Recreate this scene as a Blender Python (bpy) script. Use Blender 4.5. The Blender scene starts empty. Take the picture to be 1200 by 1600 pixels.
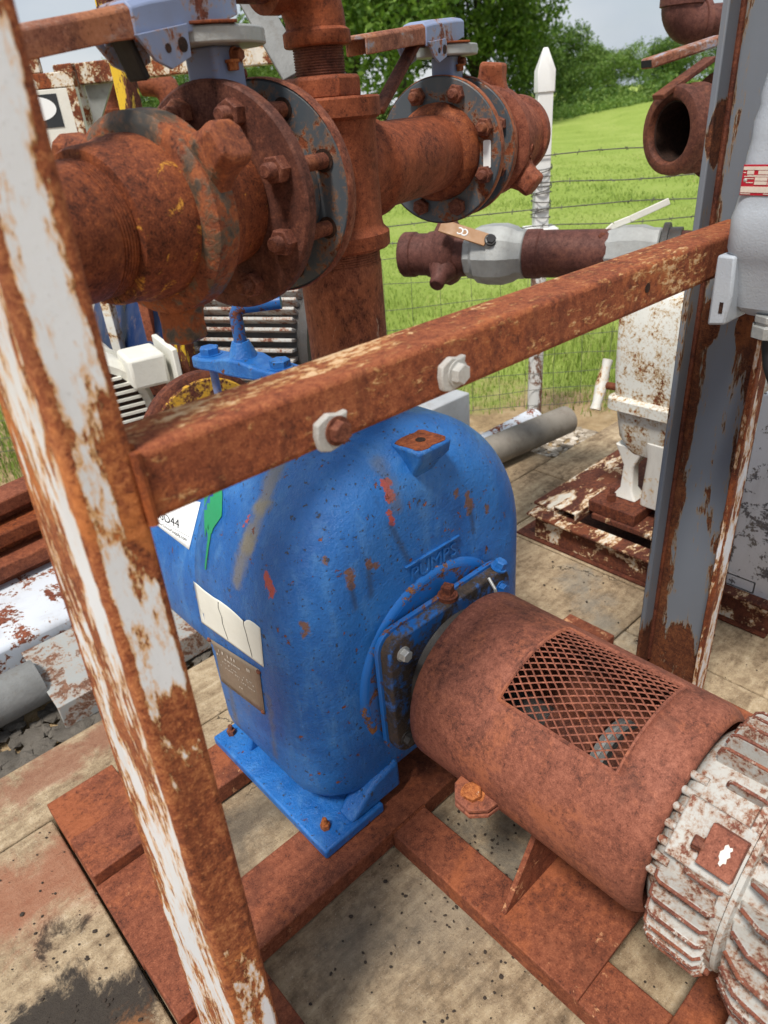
import bpy, bmesh, math, random
import numpy as np
from mathutils import Vector, Matrix
from mathutils.bvhtree import BVHTree
random.seed(7); RNG = np.random.default_rng(11)
S = bpy.context.scene; COL = S.collection
PI = math.pi

# ---------------------------------------------------------------- camera
H = 1.6; FPX = 1100.0
Xc = Vector((1446, -769, FPX)); Zc = -Vector((170, 1900, FPX)).normalized()
Xc = (Xc - Zc * Xc.dot(Zc)).normalized(); Yc = Zc.cross(Xc)
ROT = Matrix((Xc, Yc, Zc))              # camera space (right, down, forward) -> world
CAMP = Vector((0, 0, H))
cd = bpy.data.cameras.new('camera'); cam = bpy.data.objects.new('camera', cd); COL.objects.link(cam)
right = ROT @ Vector((1, 0, 0)); up = -(ROT @ Vector((0, 1, 0))); back = -(ROT @ Vector((0, 0, 1)))
M = Matrix((right, up, back)).transposed().to_4x4(); M.translation = CAMP
cam.matrix_world = M
cd.sensor_fit = 'VERTICAL'; cd.sensor_height = 36.0; cd.lens = 36.0 * FPX / 1600.0
cd.clip_start = 0.02; cd.clip_end = 2000
cd.dof.use_dof = True; cd.dof.focus_distance = 1.55; cd.dof.aperture_fstop = 5.0
S.camera = cam

# ---------------------------------------------------------------- sky and sun
SUN_EL, SUN_AZ = 62.0, 200.0       # degrees; azimuth measured counter-clockwise from +X, where the light comes from
w = bpy.data.worlds.new('World'); S.world = w; w.use_nodes = True
nt = w.node_tree; nt.nodes.clear()
sky = nt.nodes.new('ShaderNodeTexSky'); sky.sky_type = 'NISHITA'; sky.sun_disc = False
sky.sun_elevation = math.radians(SUN_EL); sky.sun_rotation = math.radians(90 - SUN_AZ)
sky.air_density = 1.0; sky.dust_density = 2.0
tc = nt.nodes.new('ShaderNodeTexCoord')
mp = nt.nodes.new('ShaderNodeMapping'); mp.inputs['Scale'].default_value = (1, 1, 2.2); mp.inputs['Location'].default_value = (3.1, 1.2, .4)
nt.links.new(tc.outputs['Generated'], mp.inputs['Vector'])
cn = nt.nodes.new('ShaderNodeTexNoise'); cn.inputs['Scale'].default_value = 2.1; cn.inputs['Detail'].default_value = 7; cn.inputs['Roughness'].default_value = .55
nt.links.new(mp.outputs[0], cn.inputs['Vector'])
cr = nt.nodes.new('ShaderNodeValToRGB'); cr.color_ramp.elements[0].position = .32; cr.color_ramp.elements[1].position = .55
cr.color_ramp.elements[0].color = (.55, .55, .55, 1)
nt.links.new(cn.outputs['Fac'], cr.inputs[0])
cn2 = nt.nodes.new('ShaderNodeTexNoise'); cn2.inputs['Scale'].default_value = 3.3; cn2.inputs['Detail'].default_value = 6
nt.links.new(mp.outputs[0], cn2.inputs['Vector'])
cc = nt.nodes.new('ShaderNodeValToRGB'); cc.color_ramp.elements[0].position = .3; cc.color_ramp.elements[1].position = .7
cc.color_ramp.elements[0].color = (3.6, 4.1, 4.7, 1); cc.color_ramp.elements[1].color = (5.3, 5.5, 5.7, 1)
nt.links.new(cn2.outputs['Fac'], cc.inputs[0])
mx = nt.nodes.new('ShaderNodeMix'); mx.data_type = 'RGBA'
nt.links.new(cr.outputs[0], mx.inputs[0]); nt.links.new(sky.outputs[0], mx.inputs[6]); nt.links.new(cc.outputs[0], mx.inputs[7])
bg = nt.nodes.new('ShaderNodeBackground'); bg.inputs['Strength'].default_value = 0.052
nt.links.new(mx.outputs[2], bg.inputs['Color'])
wo = nt.nodes.new('ShaderNodeOutputWorld'); nt.links.new(bg.outputs[0], wo.inputs[0])

sl = bpy.data.lights.new('sun', 'SUN'); sl.energy = 1.5; sl.angle = math.radians(11); sl.color = (1, .95, .88)
so = bpy.data.objects.new('sun', sl); COL.objects.link(so)
el, az = math.radians(SUN_EL), math.radians(SUN_AZ)
sd = Vector((math.cos(el) * math.cos(az), math.cos(el) * math.sin(az), math.sin(el)))
so.rotation_euler = sd.to_track_quat('Z', 'Y').to_euler(); so.location = (0, 0, 8)
S.view_settings.view_transform = 'Standard'; S.view_settings.look = 'None'
S.view_settings.exposure = 1.46; S.view_settings.gamma = 1.0; S.view_settings.use_curve_mapping = False
S.cycles.max_bounces = 6; S.cycles.diffuse_bounces = 3; S.cycles.glossy_bounces = 2; S.cycles.transmission_bounces = 2
S.render.resolution_x, S.render.resolution_y = 768, 1024

# ---------------------------------------------------------------- pixel -> world helpers (measured on the 1200x1600 photo)
def ray(u, v): return ROT @ Vector(((u - 600) / FPX, (v - 800) / FPX, 1.0))
def onz(u, v, z): d = ray(u, v); return CAMP + d * ((z - H) / d.z)
def ony(u, v, y): d = ray(u, v); return CAMP + d * (y / d.y)
def onx(u, v, x): d = ray(u, v); return CAMP + d * (x / d.x)
def dep(u, v, d): return CAMP + ray(u, v) * d

# ---------------------------------------------------------------- node helpers
class G:
    def __init__(s, name):
        m = bpy.data.materials.new(name); m.use_nodes = True
        s.m = m; s.nt = m.node_tree; s.nt.nodes.clear()
        s.out = s.nt.nodes.new('ShaderNodeOutputMaterial')
        s.b = s.nt.nodes.new('ShaderNodeBsdfPrincipled')
        s.nt.links.new(s.b.outputs[0], s.out.inputs[0])
        t = s.nt.nodes.new('ShaderNodeTexCoord'); s.obj = t.outputs['Object']
        oi = s.nt.nodes.new('ShaderNodeObjectInfo'); s.rnd = oi.outputs['Random']
        sc = s.vm('SCALE', s.cmb(s.rnd, s.rnd, s.rnd), None, 37.0)
        s.co = s.vm('ADD', s.obj, sc)
        s.geo = s.nt.nodes.new('ShaderNodeNewGeometry')
        s.pos = s.geo.outputs['Position']
    def put(s, sock, v):
        if hasattr(v, 'is_output'): s.nt.links.new(v, sock)
        elif v is not None:
            try: sock.default_value = v
            except Exception: sock.default_value = tuple(v) + (1,)
    def math(s, op, a, b=None, c=None, clamp=False):
        n = s.nt.nodes.new('ShaderNodeMath'); n.operation = op; n.use_clamp = clamp
        s.put(n.inputs[0], a); s.put(n.inputs[1], b)
        if c is not None: s.put(n.inputs[2], c)
        return n.outputs[0]
    def vm(s, op, a, b=None, scale=None):
        n = s.nt.nodes.new('ShaderNodeVectorMath'); n.operation = op
        s.put(n.inputs[0], a); s.put(n.inputs[1], b)
        if scale is not None: s.put(n.inputs['Scale'], scale)
        return n.outputs['Value'] if op in ('LENGTH', 'DOT_PRODUCT', 'DISTANCE') else n.outputs[0]
    def cmb(s, x, y, z):
        n = s.nt.nodes.new('ShaderNodeCombineXYZ'); s.put(n.inputs[0], x); s.put(n.inputs[1], y); s.put(n.inputs[2], z); return n.outputs[0]
    def sep(s, v):
        n = s.nt.nodes.new('ShaderNodeSeparateXYZ'); s.put(n.inputs[0], v); return n.outputs
    def stretch(s, v, sc): return s.vm('MULTIPLY', v, tuple(sc))
    def noise(s, scale, detail=6, rough=.6, dist=0.0, vec=None, lac=2.0):
        n = s.nt.nodes.new('ShaderNodeTexNoise'); s.put(n.inputs['Vector'], vec if vec is not None else s.co)
        n.inputs['Scale'].default_value = scale; n.inputs['Detail'].default_value = detail
        n.inputs['Roughness'].default_value = rough; n.inputs['Distortion'].default_value = dist
        return n.outputs['Fac']
    def voro(s, scale, vec=None, feature='F1', out='Distance'):
        n = s.nt.nodes.new('ShaderNodeTexVoronoi'); n.feature = feature; n.inputs['Scale'].default_value = scale
        s.put(n.inputs['Vector'], vec if vec is not None else s.co); return n.outputs[out]
    def ramp(s, f, stops):
        n = s.nt.nodes.new('ShaderNodeValToRGB'); e = n.color_ramp.elements
        while len(e) < len(stops): e.new(.5)
        for i, (p, c) in enumerate(stops): e[i].position = p; e[i].color = (c, c, c, 1) if not hasattr(c, '__len__') else tuple(c) + (1,)
        s.put(n.inputs[0], f); return n.outputs[0]
    def mr(s, v, a, b, c=0.0, d=1.0, smooth=True):
        n = s.nt.nodes.new('ShaderNodeMapRange'); n.interpolation_type = 'SMOOTHSTEP' if smooth else 'LINEAR'; n.clamp = True
        s.put(n.inputs[0], v); s.put(n.inputs[1], a); s.put(n.inputs[2], b); s.put(n.inputs[3], c); s.put(n.inputs[4], d); return n.outputs[0]
    def mix(s, f, a, b, mode='MIX'):
        n = s.nt.nodes.new('ShaderNodeMix'); n.data_type = 'RGBA'; n.blend_type = mode
        s.put(n.inputs[0], f)
        s.put(n.inputs[6], a if not isinstance(a, tuple) or len(a) == 4 else a + (1,))
        s.put(n.inputs[7], b if not isinstance(b, tuple) or len(b) == 4 else b + (1,)); return n.outputs[2]
    def mixf(s, f, a, b): return s.math('ADD', s.math('MULTIPLY', a, s.math('SUBTRACT', 1.0, f)), s.math('MULTIPLY', b, f))
    def bump(s, h, dist=.002, strength=1.0):
        n = s.nt.nodes.new('ShaderNodeBump'); n.inputs['Distance'].default_value = dist; n.inputs['Strength'].default_value = strength
        s.put(n.inputs['Height'], h); s.nt.links.new(n.outputs[0], s.b.inputs['Normal'])
    def segd(s, p, a, b):           # distance from p to the segment a-b
        a, b = Vector(a), Vector(b); ba = b - a
        pa = s.vm('SUBTRACT', p, tuple(a))
        h = s.math('DIVIDE', s.vm('DOT_PRODUCT', pa, tuple(ba)), max(ba.dot(ba), 1e-9), clamp=True)
        return s.vm('LENGTH', s.vm('SUBTRACT', pa, s.vm('SCALE', tuple(ba), None, h)))
    def done(s, col, rough=.6, metal=0.0, spec=.4):
        s.put(s.b.inputs['Base Color'], col); s.put(s.b.inputs['Roughness'], rough); s.put(s.b.inputs['Metallic'], metal)
        s.b.inputs['Specular IOR Level'].default_value = spec
        return s.m

RUST = dict(dark=(.06, .019, .010), mid=(.19, .054, .023), light=(.33, .105, .038))
RUSTRED = dict(dark=(.08, .026, .018), mid=(.215, .068, .04), light=(.33, .12, .07))
RUSTBROWN = dict(dark=(.04, .014, .010), mid=(.115, .037, .023), light=(.20, .07, .038))
RUSTORANGE = dict(dark=(.10, .03, .012), mid=(.29, .085, .028), light=(.50, .20, .07))
def rustcol(g, R, sc=1.0, vec=None):
    a = g.noise(11 * sc, 6, .70, .6, vec); b = g.noise(75 * sc, 4, .72, .2, vec); c = g.noise(330 * sc, 2, .7, 0, vec)
    f = g.math('ADD', g.math('MULTIPLY', a, .38), g.math('ADD', g.math('MULTIPLY', b, .34), g.math('MULTIPLY', c, .28)))
    col = g.ramp(f, [(.385, R['dark']), (.488, R['mid']), (.60, R['light'])])
    big = g.noise(3.2 * sc, 5, .65, .8, vec)
    L = R['light']; org = (min(L[0] * 1.25, 1), L[1] * 1.12, L[2] * .8)
    col = g.mix(g.mr(g.math('ADD', g.math('MULTIPLY', big, .75), g.math('MULTIPLY', b, .25)), .50, .62, 0, .55), col, org)
    run = g.noise(15 * sc, 4, .6, .3, g.stretch(vec if vec is not None else g.co, (1, 1, .12)))
    col = g.mix(g.mr(run, .53, .68, 0, .42), col, R['dark'])
    bc = g.math('ADD', g.math('MULTIPLY', b, .5), g.math('MULTIPLY', c, .5))
    col = g.mix(g.mr(bc, .55, .65, 0, .34), col, tuple(min(x * 1.5, 1) for x in L))
    col = g.mix(g.mr(bc, .44, .36, 0, .45), col, tuple(x * .6 for x in R['dark']))
    col = g.mix(1.0, col, (.85, .765, .71), 'MULTIPLY')
    hgt = g.math('ADD', g.math('MULTIPLY', b, .6), g.math('MULTIPLY', c, .4))
    return col, hgt
def rust(name, R=RUST, sc=1.0, bump=.0018, specks=None, thr=.66, stretch=None, rough=.66):
    g = G(name); vec = g.stretch(g.co, stretch) if stretch else None
    col, h = rustcol(g, R, sc, vec)
    if specks:
        n = g.noise(38 * sc, 7, .72, .6, vec); big = g.noise(5 * sc, 4, .6, 0, vec)
        f = g.mr(g.math('ADD', g.math('MULTIPLY', n, .7), g.math('MULTIPLY', big, .45)), thr, thr + .05)
        col = g.mix(g.math('MULTIPLY', f, .85), col, specks)
    g.bump(h, bump); return g.done(col, g.mr(h, .3, .7, rough + .14, rough - .04), 0, .26)
def rustpaint(name, paint, R=RUST, thr=.5, sc=1.0, stretch=None, edge=None, halo=(.55, .30, .12), pvar=.12, prough=.5, soft=.012, bump=.002, halow=.07, under=None, fine=.3, grime=(.2, .17, .14), splats=None):
    """paint that has flaked off to rust where the noise is above thr; edge = [(axis, half size, width, strength)...]"""
    g = G(name); vec = g.stretch(g.co, stretch) if stretch else g.co
    col, h = rustcol(g, R, sc)
    n1 = g.noise(9 * sc, 7, .68, .5, vec); n2 = g.noise(60 * sc, 4, .72, .2, vec)
    v = g.math('ADD', g.math('MULTIPLY', n1, 1 - fine), g.math('MULTIPLY', n2, fine))
    if edge:
        xyz = g.sep(g.obj)
        es = [x(g, xyz) if callable(x) else g.mr(g.math('ABSOLUTE', xyz[x[0]]), x[1] - x[2], x[1], 0, x[3]) for x in edge]
        e = es[0]
        for x in es[1:]: e = g.math('MINIMUM', e, x)
        v = g.math('ADD', v, e)
    for (c_, r_, st) in (splats or []):
        dd = g.vm('LENGTH', g.vm('DIVIDE', g.vm('SUBTRACT', g.obj, tuple(c_)), tuple(r_)))
        v = g.math('ADD', v, g.mr(dd, 1.0, .45, 0, st))
    m = g.mr(v, thr - soft, thr + soft)
    hm = g.mr(v, thr - halow, thr)
    pn = g.noise(3.5 * sc, 5, .6); pn2 = g.noise(170 * sc, 4, .6)
    pc = g.mix(g.mr(pn, .35, .7, 0, pvar * 2), paint, tuple(c * .72 for c in paint))
    pc = g.mix(g.mr(pn2, .6, .8, 0, .35), pc, grime)
    gr = g.noise(7, 6, .65, .3, g.stretch(g.co, (1, 1, .25))); pc = g.mix(g.mr(gr, .52, .8, 0, .35), pc, grime)
    pc = g.mix(g.math('MULTIPLY', hm, g.math('ADD', .45, g.math('MULTIPLY', hm, .5))), pc, halo)
    if under:
        um = g.mr(v, thr + .05, thr + .08); col = g.mix(um, under, col)
    c = g.mix(m, pc, col)
    hh = g.math('ADD', g.math('MULTIPLY', g.math('SUBTRACT', 1.0, m), .9), g.math('MULTIPLY', g.math('MULTIPLY', h, m), .8))
    g.bump(g.math('ADD', hh, g.math('MULTIPLY', pn2, .08)), bump)
    return g.done(c, g.mixf(m, prough, .85), 0, .35)
def paintmat(name, col, rough=.5, var=.2, dirt=(.12, .1, .08), dirtamt=.3, bump=.0006, sc=1.0, metal=0.0):
    g = G(name); n = g.noise(6 * sc, 6, .62, .2); n2 = g.noise(140 * sc, 4, .65); n3 = g.noise(22 * sc, 8, .7)
    c = g.mix(g.mr(n, .35, .7, 0, 1), col, tuple(x * (1 - var) for x in col))
    c = g.mix(g.mr(n3, .5, .78, 0, dirtamt), c, dirt)
    c = g.mix(g.mr(n2, .62, .75, 0, dirtamt), c, dirt)
    g.bump(g.math('ADD', n2, g.math('MULTIPLY', n3, .6)), bump)
    return g.done(c, g.mr(n3, .3, .7, rough - .08, rough + .15), metal, .4)
MAT = {}
def build_materials():
    M_ = MAT
    M_['rust'] = rust('rust', RUST)
    M_['rust_red'] = rust('rust red', RUSTRED, 1.0)
    M_['rust_guard'] = rust('rust guard', dict(dark=(.10, .042, .032), mid=(.255, .094, .062), light=(.37, .15, .10)), 1.3, .0013)
    M_['rust_brown'] = rust('rust brown', RUSTBROWN)
    M_['rust_maroon'] = rust('rust maroon', dict(dark=(.05, .02, .015), mid=(.115, .043, .030), light=(.19, .078, .052)), .9, .001)
    M_['rust_tee'] = rust('rust tee', dict(dark=(.085, .026, .013), mid=(.225, .062, .026), light=(.33, .10, .042)), 1.0, .0012)
    M_['rust_spec'] = rust('rust with yellow flecks', RUST, 1.0, .0018, (.60, .28, .04), .645)
    M_['rust_pale'] = rust('rust with pale scale', dict(dark=(.08, .028, .018), mid=(.20, .068, .04), light=(.33, .13, .075)), 1.0, .0022, (.5, .42, .33), .69, (1, 1, .6))
    M_['rust_skid'] = rust('rust skid', dict(dark=(.10, .035, .022), mid=(.225, .072, .038), light=(.33, .12, .064)), .9, .0014, (.55, .28, .14), .69)
    M_['bolt_rust'] = rust('rust bolt', dict(dark=(.05, .018, .013), mid=(.16, .056, .037), light=(.28, .12, .075)), 2.2, .0003)
    M_['bolt_orange'] = rust('rust bolt orange', RUSTORANGE, 2.0, .002, (.6, .45, .3), .68)
    M_['bar'] = rustpaint('rusted bar', (.64, .45, .27), dict(dark=(.10, .03, .016), mid=(.27, .078, .034), light=(.42, .155, .066)), .415, 1.5, (.5, 1.1, 1.1), None, (.56, .27, .09), .1, .7, .05, .0022, .09, None, .62, splats=[((-.50, .02, .0375), (.26, .045, .02), -.085), ((-.05, .03, .0375), (.5, .02, .02), -.045), ((.25, -.04, 0), (.35, .02, .05), -.03)])
    def post_y(g, xyz): return g.math('MAXIMUM', g.mr(xyz[1], -.120, -.14, 0, .24), g.mr(g.math('ADD', xyz[1], g.math('MULTIPLY', xyz[2], .089)), .012, .04, 0, .22))
    M_['left_post'] = rustpaint('white post paint', (.76, .79, .82), dict(dark=(.10, .03, .014), mid=(.30, .088, .034), light=(.56, .24, .095)), .535, 1.15, (1.3, 1.3, .42), [lambda g, xyz: g.mr(g.math('ABSOLUTE', g.math('SUBTRACT', xyz[0], g.math('MULTIPLY', xyz[2], .022))), .0195, .0315, 0, .24), post_y], (.68, .36, .115), .1, .42, .014, .0026, .080, None, .34, splats=[((.005, -.14, -.36), (.06, .03, .27), .17), ((.03, -.14, .17), (.026, .05, .10), .25), ((.01, -.14, -.10), (.03, .03, .06), .16), ((-.0315, -.06, .1), (.02, .03, .20), .07), ((0, -.14, .42), (.025, .03, .36), -.05), ((0, -.14, -.78), (.025, .03, .15), -.07), ((-.03, -.05, -.5), (.02, .05, .38), -.06)])
    M_['right_post'] = rustpaint('grey post paint', (.185, .205, .235), dict(dark=(.03, .012, .008), mid=(.12, .04, .018), light=(.23, .09, .036)), .585, 1.1, (1.4, 1.4, .25), [(1, .082, .050, .13)], (.30, .20, .11), .08, .42, .016, .0026, .05, splats=[((0, .045, -.02), (.05, .026, .065), .3), ((0, -.035, -.03), (.05, .03, .06), .3), ((0, -.01, .36), (.05, .03, .085), .3), ((0, 0, -1.02), (.05, .09, .20), .16), ((0, .06, -.55), (.05, .03, .6), .05), ((0, -.058, .2), (.05, .02, .5), .05)])
    M_['right_flange'] = rustpaint('pale flange paint', (.70, .72, .75), RUST, .515, 1.5, (1, 1, .3), [(0, .032, .02, .10), (1, .007, .004, .10)], (.58, .32, .12), .1, .45, .02, .002, .09)
    M_['white_rust'] = rustpaint('white paint with rust', (.72, .71, .66), RUST, .585, 1.0, None, None, (.55, .36, .16), .15, .5, .02, .002, .1)
    M_['white_clean'] = rustpaint('white machine paint', (.76, .76, .70), RUST, .575, 1.5, None, None, (.46, .30, .13), .2, .45, .025, .0015, .12, None, .45)
    M_['white_flake'] = rustpaint('flaking white paint', (.74, .75, .76), dict(dark=(.10, .11, .12), mid=(.17, .18, .20), light=(.24, .25, .27)), .55, 1.6, None, None, (.6, .6, .6), .1, .5, .012, .002, .03)
    M_['white_plate'] = rustpaint('white plate flaking to rust', (.62, .66, .72), RUSTRED, .55, 1.1, None, None, (.6, .5, .42), .1, .5, .012, .002, .03)
    M_['frame_white'] = rustpaint('white frame mostly rust', (.70, .66, .58), RUST, .50, 1.7, None, None, (.55, .36, .16), .1, .5, .02, .002, .08)
    M_['skid_white'] = rustpaint('white skid mostly rust', (.72, .68, .58), RUSTBROWN, .475, 1.0, (.5, 1, 1), None, (.55, .32, .14), .1, .55, .02, .002, .08)
    M_['motor'] = rustpaint('motor paint', (.50, .495, .465), dict(dark=(.09, .034, .025), mid=(.21, .08, .055), light=(.31, .13, .09)), .56, 1.9, None, None, (.34, .22, .15), .3, .5, .03, .0008, .13, None, .45)
    M_['motor_edge'] = rustpaint('motor fin edge', (.55, .53, .50), dict(dark=(.10, .038, .028), mid=(.22, .085, .06), light=(.32, .135, .095)), .50, 2.2, None, None, (.40, .27, .19), .2, .5, .03, .0008, .08, None, .45)
    M_['fin_rust'] = rustpaint('rusted fin edge', (.56, .54, .50), dict(dark=(.10, .038, .028), mid=(.21, .08, .056), light=(.30, .125, .088)), .44, 3.0, None, None, (.40, .27, .19), .2, .6, .03, .0006, .06, None, .5)
    M_['grey_flange'] = rustpaint('slate flange paint', (.07, .085, .10), RUST, .565, 1.3, None, None, (.22, .12, .07), .12, .45, .02, .0018, .08)
    M_['union'] = rustpaint('dark union paint', (.045, .042, .037), dict(dark=(.07, .022, .013), mid=(.22, .07, .035), light=(.36, .125, .05)), .452, .8, None, None, (.14, .08, .045), .2, .5, .03, .0011, .1)
    M_['valve_blue'] = rustpaint('faded blue valve paint', (.235, .29, .45), RUSTRED, .565, 1.8, None, None, (.34, .25, .22), .2, .5, .03, .0015, .08)
    M_['lever'] = rustpaint('lever paint', (.27, .33, .48), dict(dark=(.10, .045, .03), mid=(.30, .13, .08), light=(.42, .22, .15)), .47, 1.5, (.6, 1, 1), None, (.36, .26, .22), .2, .5, .05, .0012, .12)
    M_['lever_rust'] = rustpaint('rusted lever', (.30, .33, .42), dict(dark=(.12, .05, .035), mid=(.30, .125, .08), light=(.42, .21, .14)), .44, 1.5, (.6, 1, 1), None, (.36, .22, .16), .2, .6, .05, .0012, .10)
    M_['valve_blue_dark'] = rustpaint('blue valve neck', (.16, .20, .34), RUST, .575, 1.6, None, None, (.2, .14, .12), .2, .45, .02, .0015, .06)
    M_['handle_blue'] = rustpaint('blue handle paint', (.014, .10, .33), RUSTBROWN, .535, 1.8, None, None, (.05, .08, .2), .2, .42, .015, .0012, .03)
    M_['pipe_grey'] = paintmat('grey brown pipe', (.27, .24, .20), .6, .35, (.14, .09, .06), .6, .0016)
    M_['yellow'] = rustpaint('yellow post paint', (.72, .47, .03), RUSTBROWN, .475, 1.6, (1, 1, .35), None, (.45, .26, .05), .1, .5, .015, .002, .03)
    M_['yellow_ring'] = rustpaint('yellow ring paint', (.66, .36, .03), RUSTBROWN, .52, 2.0, None, None, (.35, .17, .04), .1, .5, .03, .002, .06)
    M_['galv'] = paintmat('galvanised steel', (.40, .41, .40), .5, .3, (.22, .20, .17), .45, .001, 1.2, .35)
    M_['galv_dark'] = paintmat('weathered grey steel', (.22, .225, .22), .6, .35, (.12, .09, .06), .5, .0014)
    M_['enclosure'] = paintmat('grey enclosure paint', (.40, .44, .49), .42, .1, (.2, .19, .18), .12, .0007, 2.0)
    M_['zinc'] = paintmat('zinc bolt', (.55, .55, .53), .4, .2, (.3, .25, .2), .3, .0005, 3, .5)
    M_['pale_bolt'] = paintmat('pale painted bolt plate', (.50, .49, .46), .6, .25, (.28, .2, .14), .5, .001, 3)
    M_['black'] = paintmat('black rubber', (.015, .015, .017), .6, .2, (.06, .05, .04), .3)
    M_['dark_inside'] = rust('dark inside', dict(dark=(.012, .008, .006), mid=(.03, .016, .011), light=(.06, .03, .02)))  # near-black colour painted in for the shade inside holes and bores
    M_['grease'] = paintmat('greasy and shaded dark metal', (.055, .05, .047), .45, .4, (.10, .055, .03), .5, .0015, 2)  # greasy metal; also painted shade for the coupling shaft and between motor fins
    M_['white_pvc'] = rustpaint('white fence post paint', (.80, .80, .78), dict(dark=(.08, .06, .05), mid=(.2, .15, .12), light=(.32, .25, .2)), .67, 1.2, (1, 1, .5), None, (.5, .42, .36), .08, .5, .02, .001, .05)
    M_['post_flake'] = rustpaint('flaking fence post paint', (.70, .70, .68), dict(dark=(.10, .05, .035), mid=(.24, .13, .09), light=(.34, .22, .16)), .52, 2.0, (1, 1, .5), None, (.5, .42, .36), .1, .6, .02, .002, .05)
    M_['wire'] = paintmat('fence wire', (.10, .095, .085), .6, .2, (.12, .07, .04), .3)
    M_['paper'] = paintmat('white paper label', (.80, .79, .70), .55, .05, (.6, .55, .42), .2, .0003, 2)
    M_['sticker'] = paintmat('white sticker', (.84, .86, .86), .4, .02, (.7, .7, .68), .1, .0002, 2)
    M_['ink'] = paintmat('black ink', (.02, .02, .025), .6, .1)
    M_['red_plate'] = paintmat('red nameplate', (.42, .012, .03), .4, .15, (.3, .05, .05), .2, .0003, 3)
    M_['plate_cream'] = paintmat('cream plate field', (.66, .58, .50), .5, .1, (.45, .3, .25), .4, .0003, 8)
    M_['nameplate'] = paintmat('dull metal nameplate', (.30, .235, .175), .42, .18, (.36, .29, .22), .3, .0005, 2, .35)
    M_['plate_text'] = paintmat('worn pale lettering', (.62, .56, .48), .5, .1)
    M_['green_paint'] = paintmat('green paint', (.02, .30, .12), .45, .2, (.03, .2, .1), .3)
    M_['black_decal'] = paintmat('black decal', (.025, .03, .035), .4, .1)
    M_['plate_grey'] = rustpaint('grey plate paint', (.34, .35, .34), dict(dark=(.10, .05, .035), mid=(.22, .12, .08), light=(.33, .2, .14)), .53, 1.5, None, None, (.38, .3, .24), .15, .55, .03, .002, .08)
    M_['beige_pipe'] = paintmat('grey painted pipe', (.42, .44, .46), .55, .15, (.25, .18, .12), .4, .001)
    M_['pipe_brown'] = rust('brown painted pipe', dict(dark=(.055, .022, .018), mid=(.115, .046, .038), light=(.16, .07, .058)), .8, .0008, None, .66, None, .6)
    M_['lever_tan'] = paintmat('tan valve lever', (.36, .19, .085), .5, .2, (.2, .1, .05), .3)
    M_['cast_white'] = paintmat('cream white motor paint', (.74, .73, .66), .45, .1, (.45, .38, .28), .3, .001)
    M_['blue_machine'] = rustpaint('blue machine paint', (.006, .024, .09), RUSTBROWN, .60, 1.2, None, None, (.1, .08, .1), .3, .45)  # blue lowered so the paint itself carries the machine's shade
    # blue pump casing --------------------------------------------------
    for nm, marks in (('blue', False), ('blue_casing', True)):
        g = G(nm.replace('_', ' ') + ' paint')
        n = g.noise(4.5, 7, .6, .4, g.pos); n3 = g.noise(28, 8, .7, .3, g.pos); n2 = g.noise(160, 5, .65, 0, g.pos)
        c = g.mix(g.mr(n, .38, .64, 0, 1), (.008, .105, .37), (.022, .165, .50))
        st = g.noise(16, 6, .7, .3, g.stretch(g.pos, (1, 1, .16)))
        nx = g.sep(g.geo.outputs['Normal'])[0]
        c = g.mix(g.mr(g.math('ADD', st, g.math('MULTIPLY', n3, .5)), .72, .98, 0, .42), c, (.10, .27, .54))
        c = g.mix(g.mr(g.noise(7, 6, .7, .6, g.stretch(g.pos, (1, 1, .22))), .56, .72, 0, .45), c, (.010, .055, .17))
        sp = g.noise(33, 4, .75, .3, g.pos); rm = g.mr(sp, .652, .668)
        sb = g.noise(75, 3, .7, .2, g.pos); rm2 = g.mr(sb, .645, .662)
        c = g.mix(rm2, c, (.035, .05, .085))
        if marks:
            wob = g.math('MULTIPLY', g.math('SUBTRACT', g.noise(26, 6, .7, 0, g.pos), .5), .05)
            wob2 = g.math('MULTIPLY', g.math('SUBTRACT', g.noise(60, 5, .75, 0, g.pos), .5), .045)
            for a, b, r, s_, cl, am, wv in g_marks():
                d = g.math('ADD', g.segd(g.pos, a, b), {0: 0.0, 1: wob, 2: wob2}[wv])
                mk = g.mr(d, r, max(r - s_, 0), 0, am)
                c = g.mix(mk, c, cl)
        rc, rh = rustcol(g, RUST, 1.5)
        c = g.mix(rm, c, rc)
        g.bump(g.math('ADD', g.math('MULTIPLY', n2, .7), g.math('ADD', g.math('ADD', g.math('MULTIPLY', n3, 1.3), g.math('MULTIPLY', g.math('MAXIMUM', rm, rm2), -.8)))), .0032)
        MAT[nm] = g.done(c, g.mr(n3, .3, .7, .27, .46), 0, .5)
    # blue paint worn to rust on the front plate
    M_['blue_ring'] = rustpaint('blue ring paint', (.012, .13, .44), dict(dark=(.08, .04, .02), mid=(.22, .10, .04), light=(.36, .17, .06)), .565, 1.7, None, None, (.03, .12, .32), .2, .4, .015, .0016, .03)
    M_['blue_worn'] = rustpaint('blue paint worn to rust', (.012, .125, .42), dict(dark=(.045, .025, .018), mid=(.16, .062, .03), light=(.30, .135, .055)), .54, 1.7, None, None, (.05, .09, .22), .2, .42, .025, .002, .05)
    M_['blue_dirty'] = rustpaint('blue paint under grease', (.014, .11, .37), dict(dark=(.022, .019, .018), mid=(.055, .046, .04), light=(.10, .07, .05)), .478, 1.4, None, None, (.04, .08, .18), .2, .42, .05, .0015, .08, splats=[((.0, .0, -.2), (.3, .12, .22), .10)])
    # deck planks --------------------------------------------------------
    g = G('weathered deck board')
    gv = g.stretch(g.co, (.5, 2.2, 2.2)); gr = g.noise(9, 7, .72, .6, gv); gr2 = g.noise(70, 4, .72, .2, gv)
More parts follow.
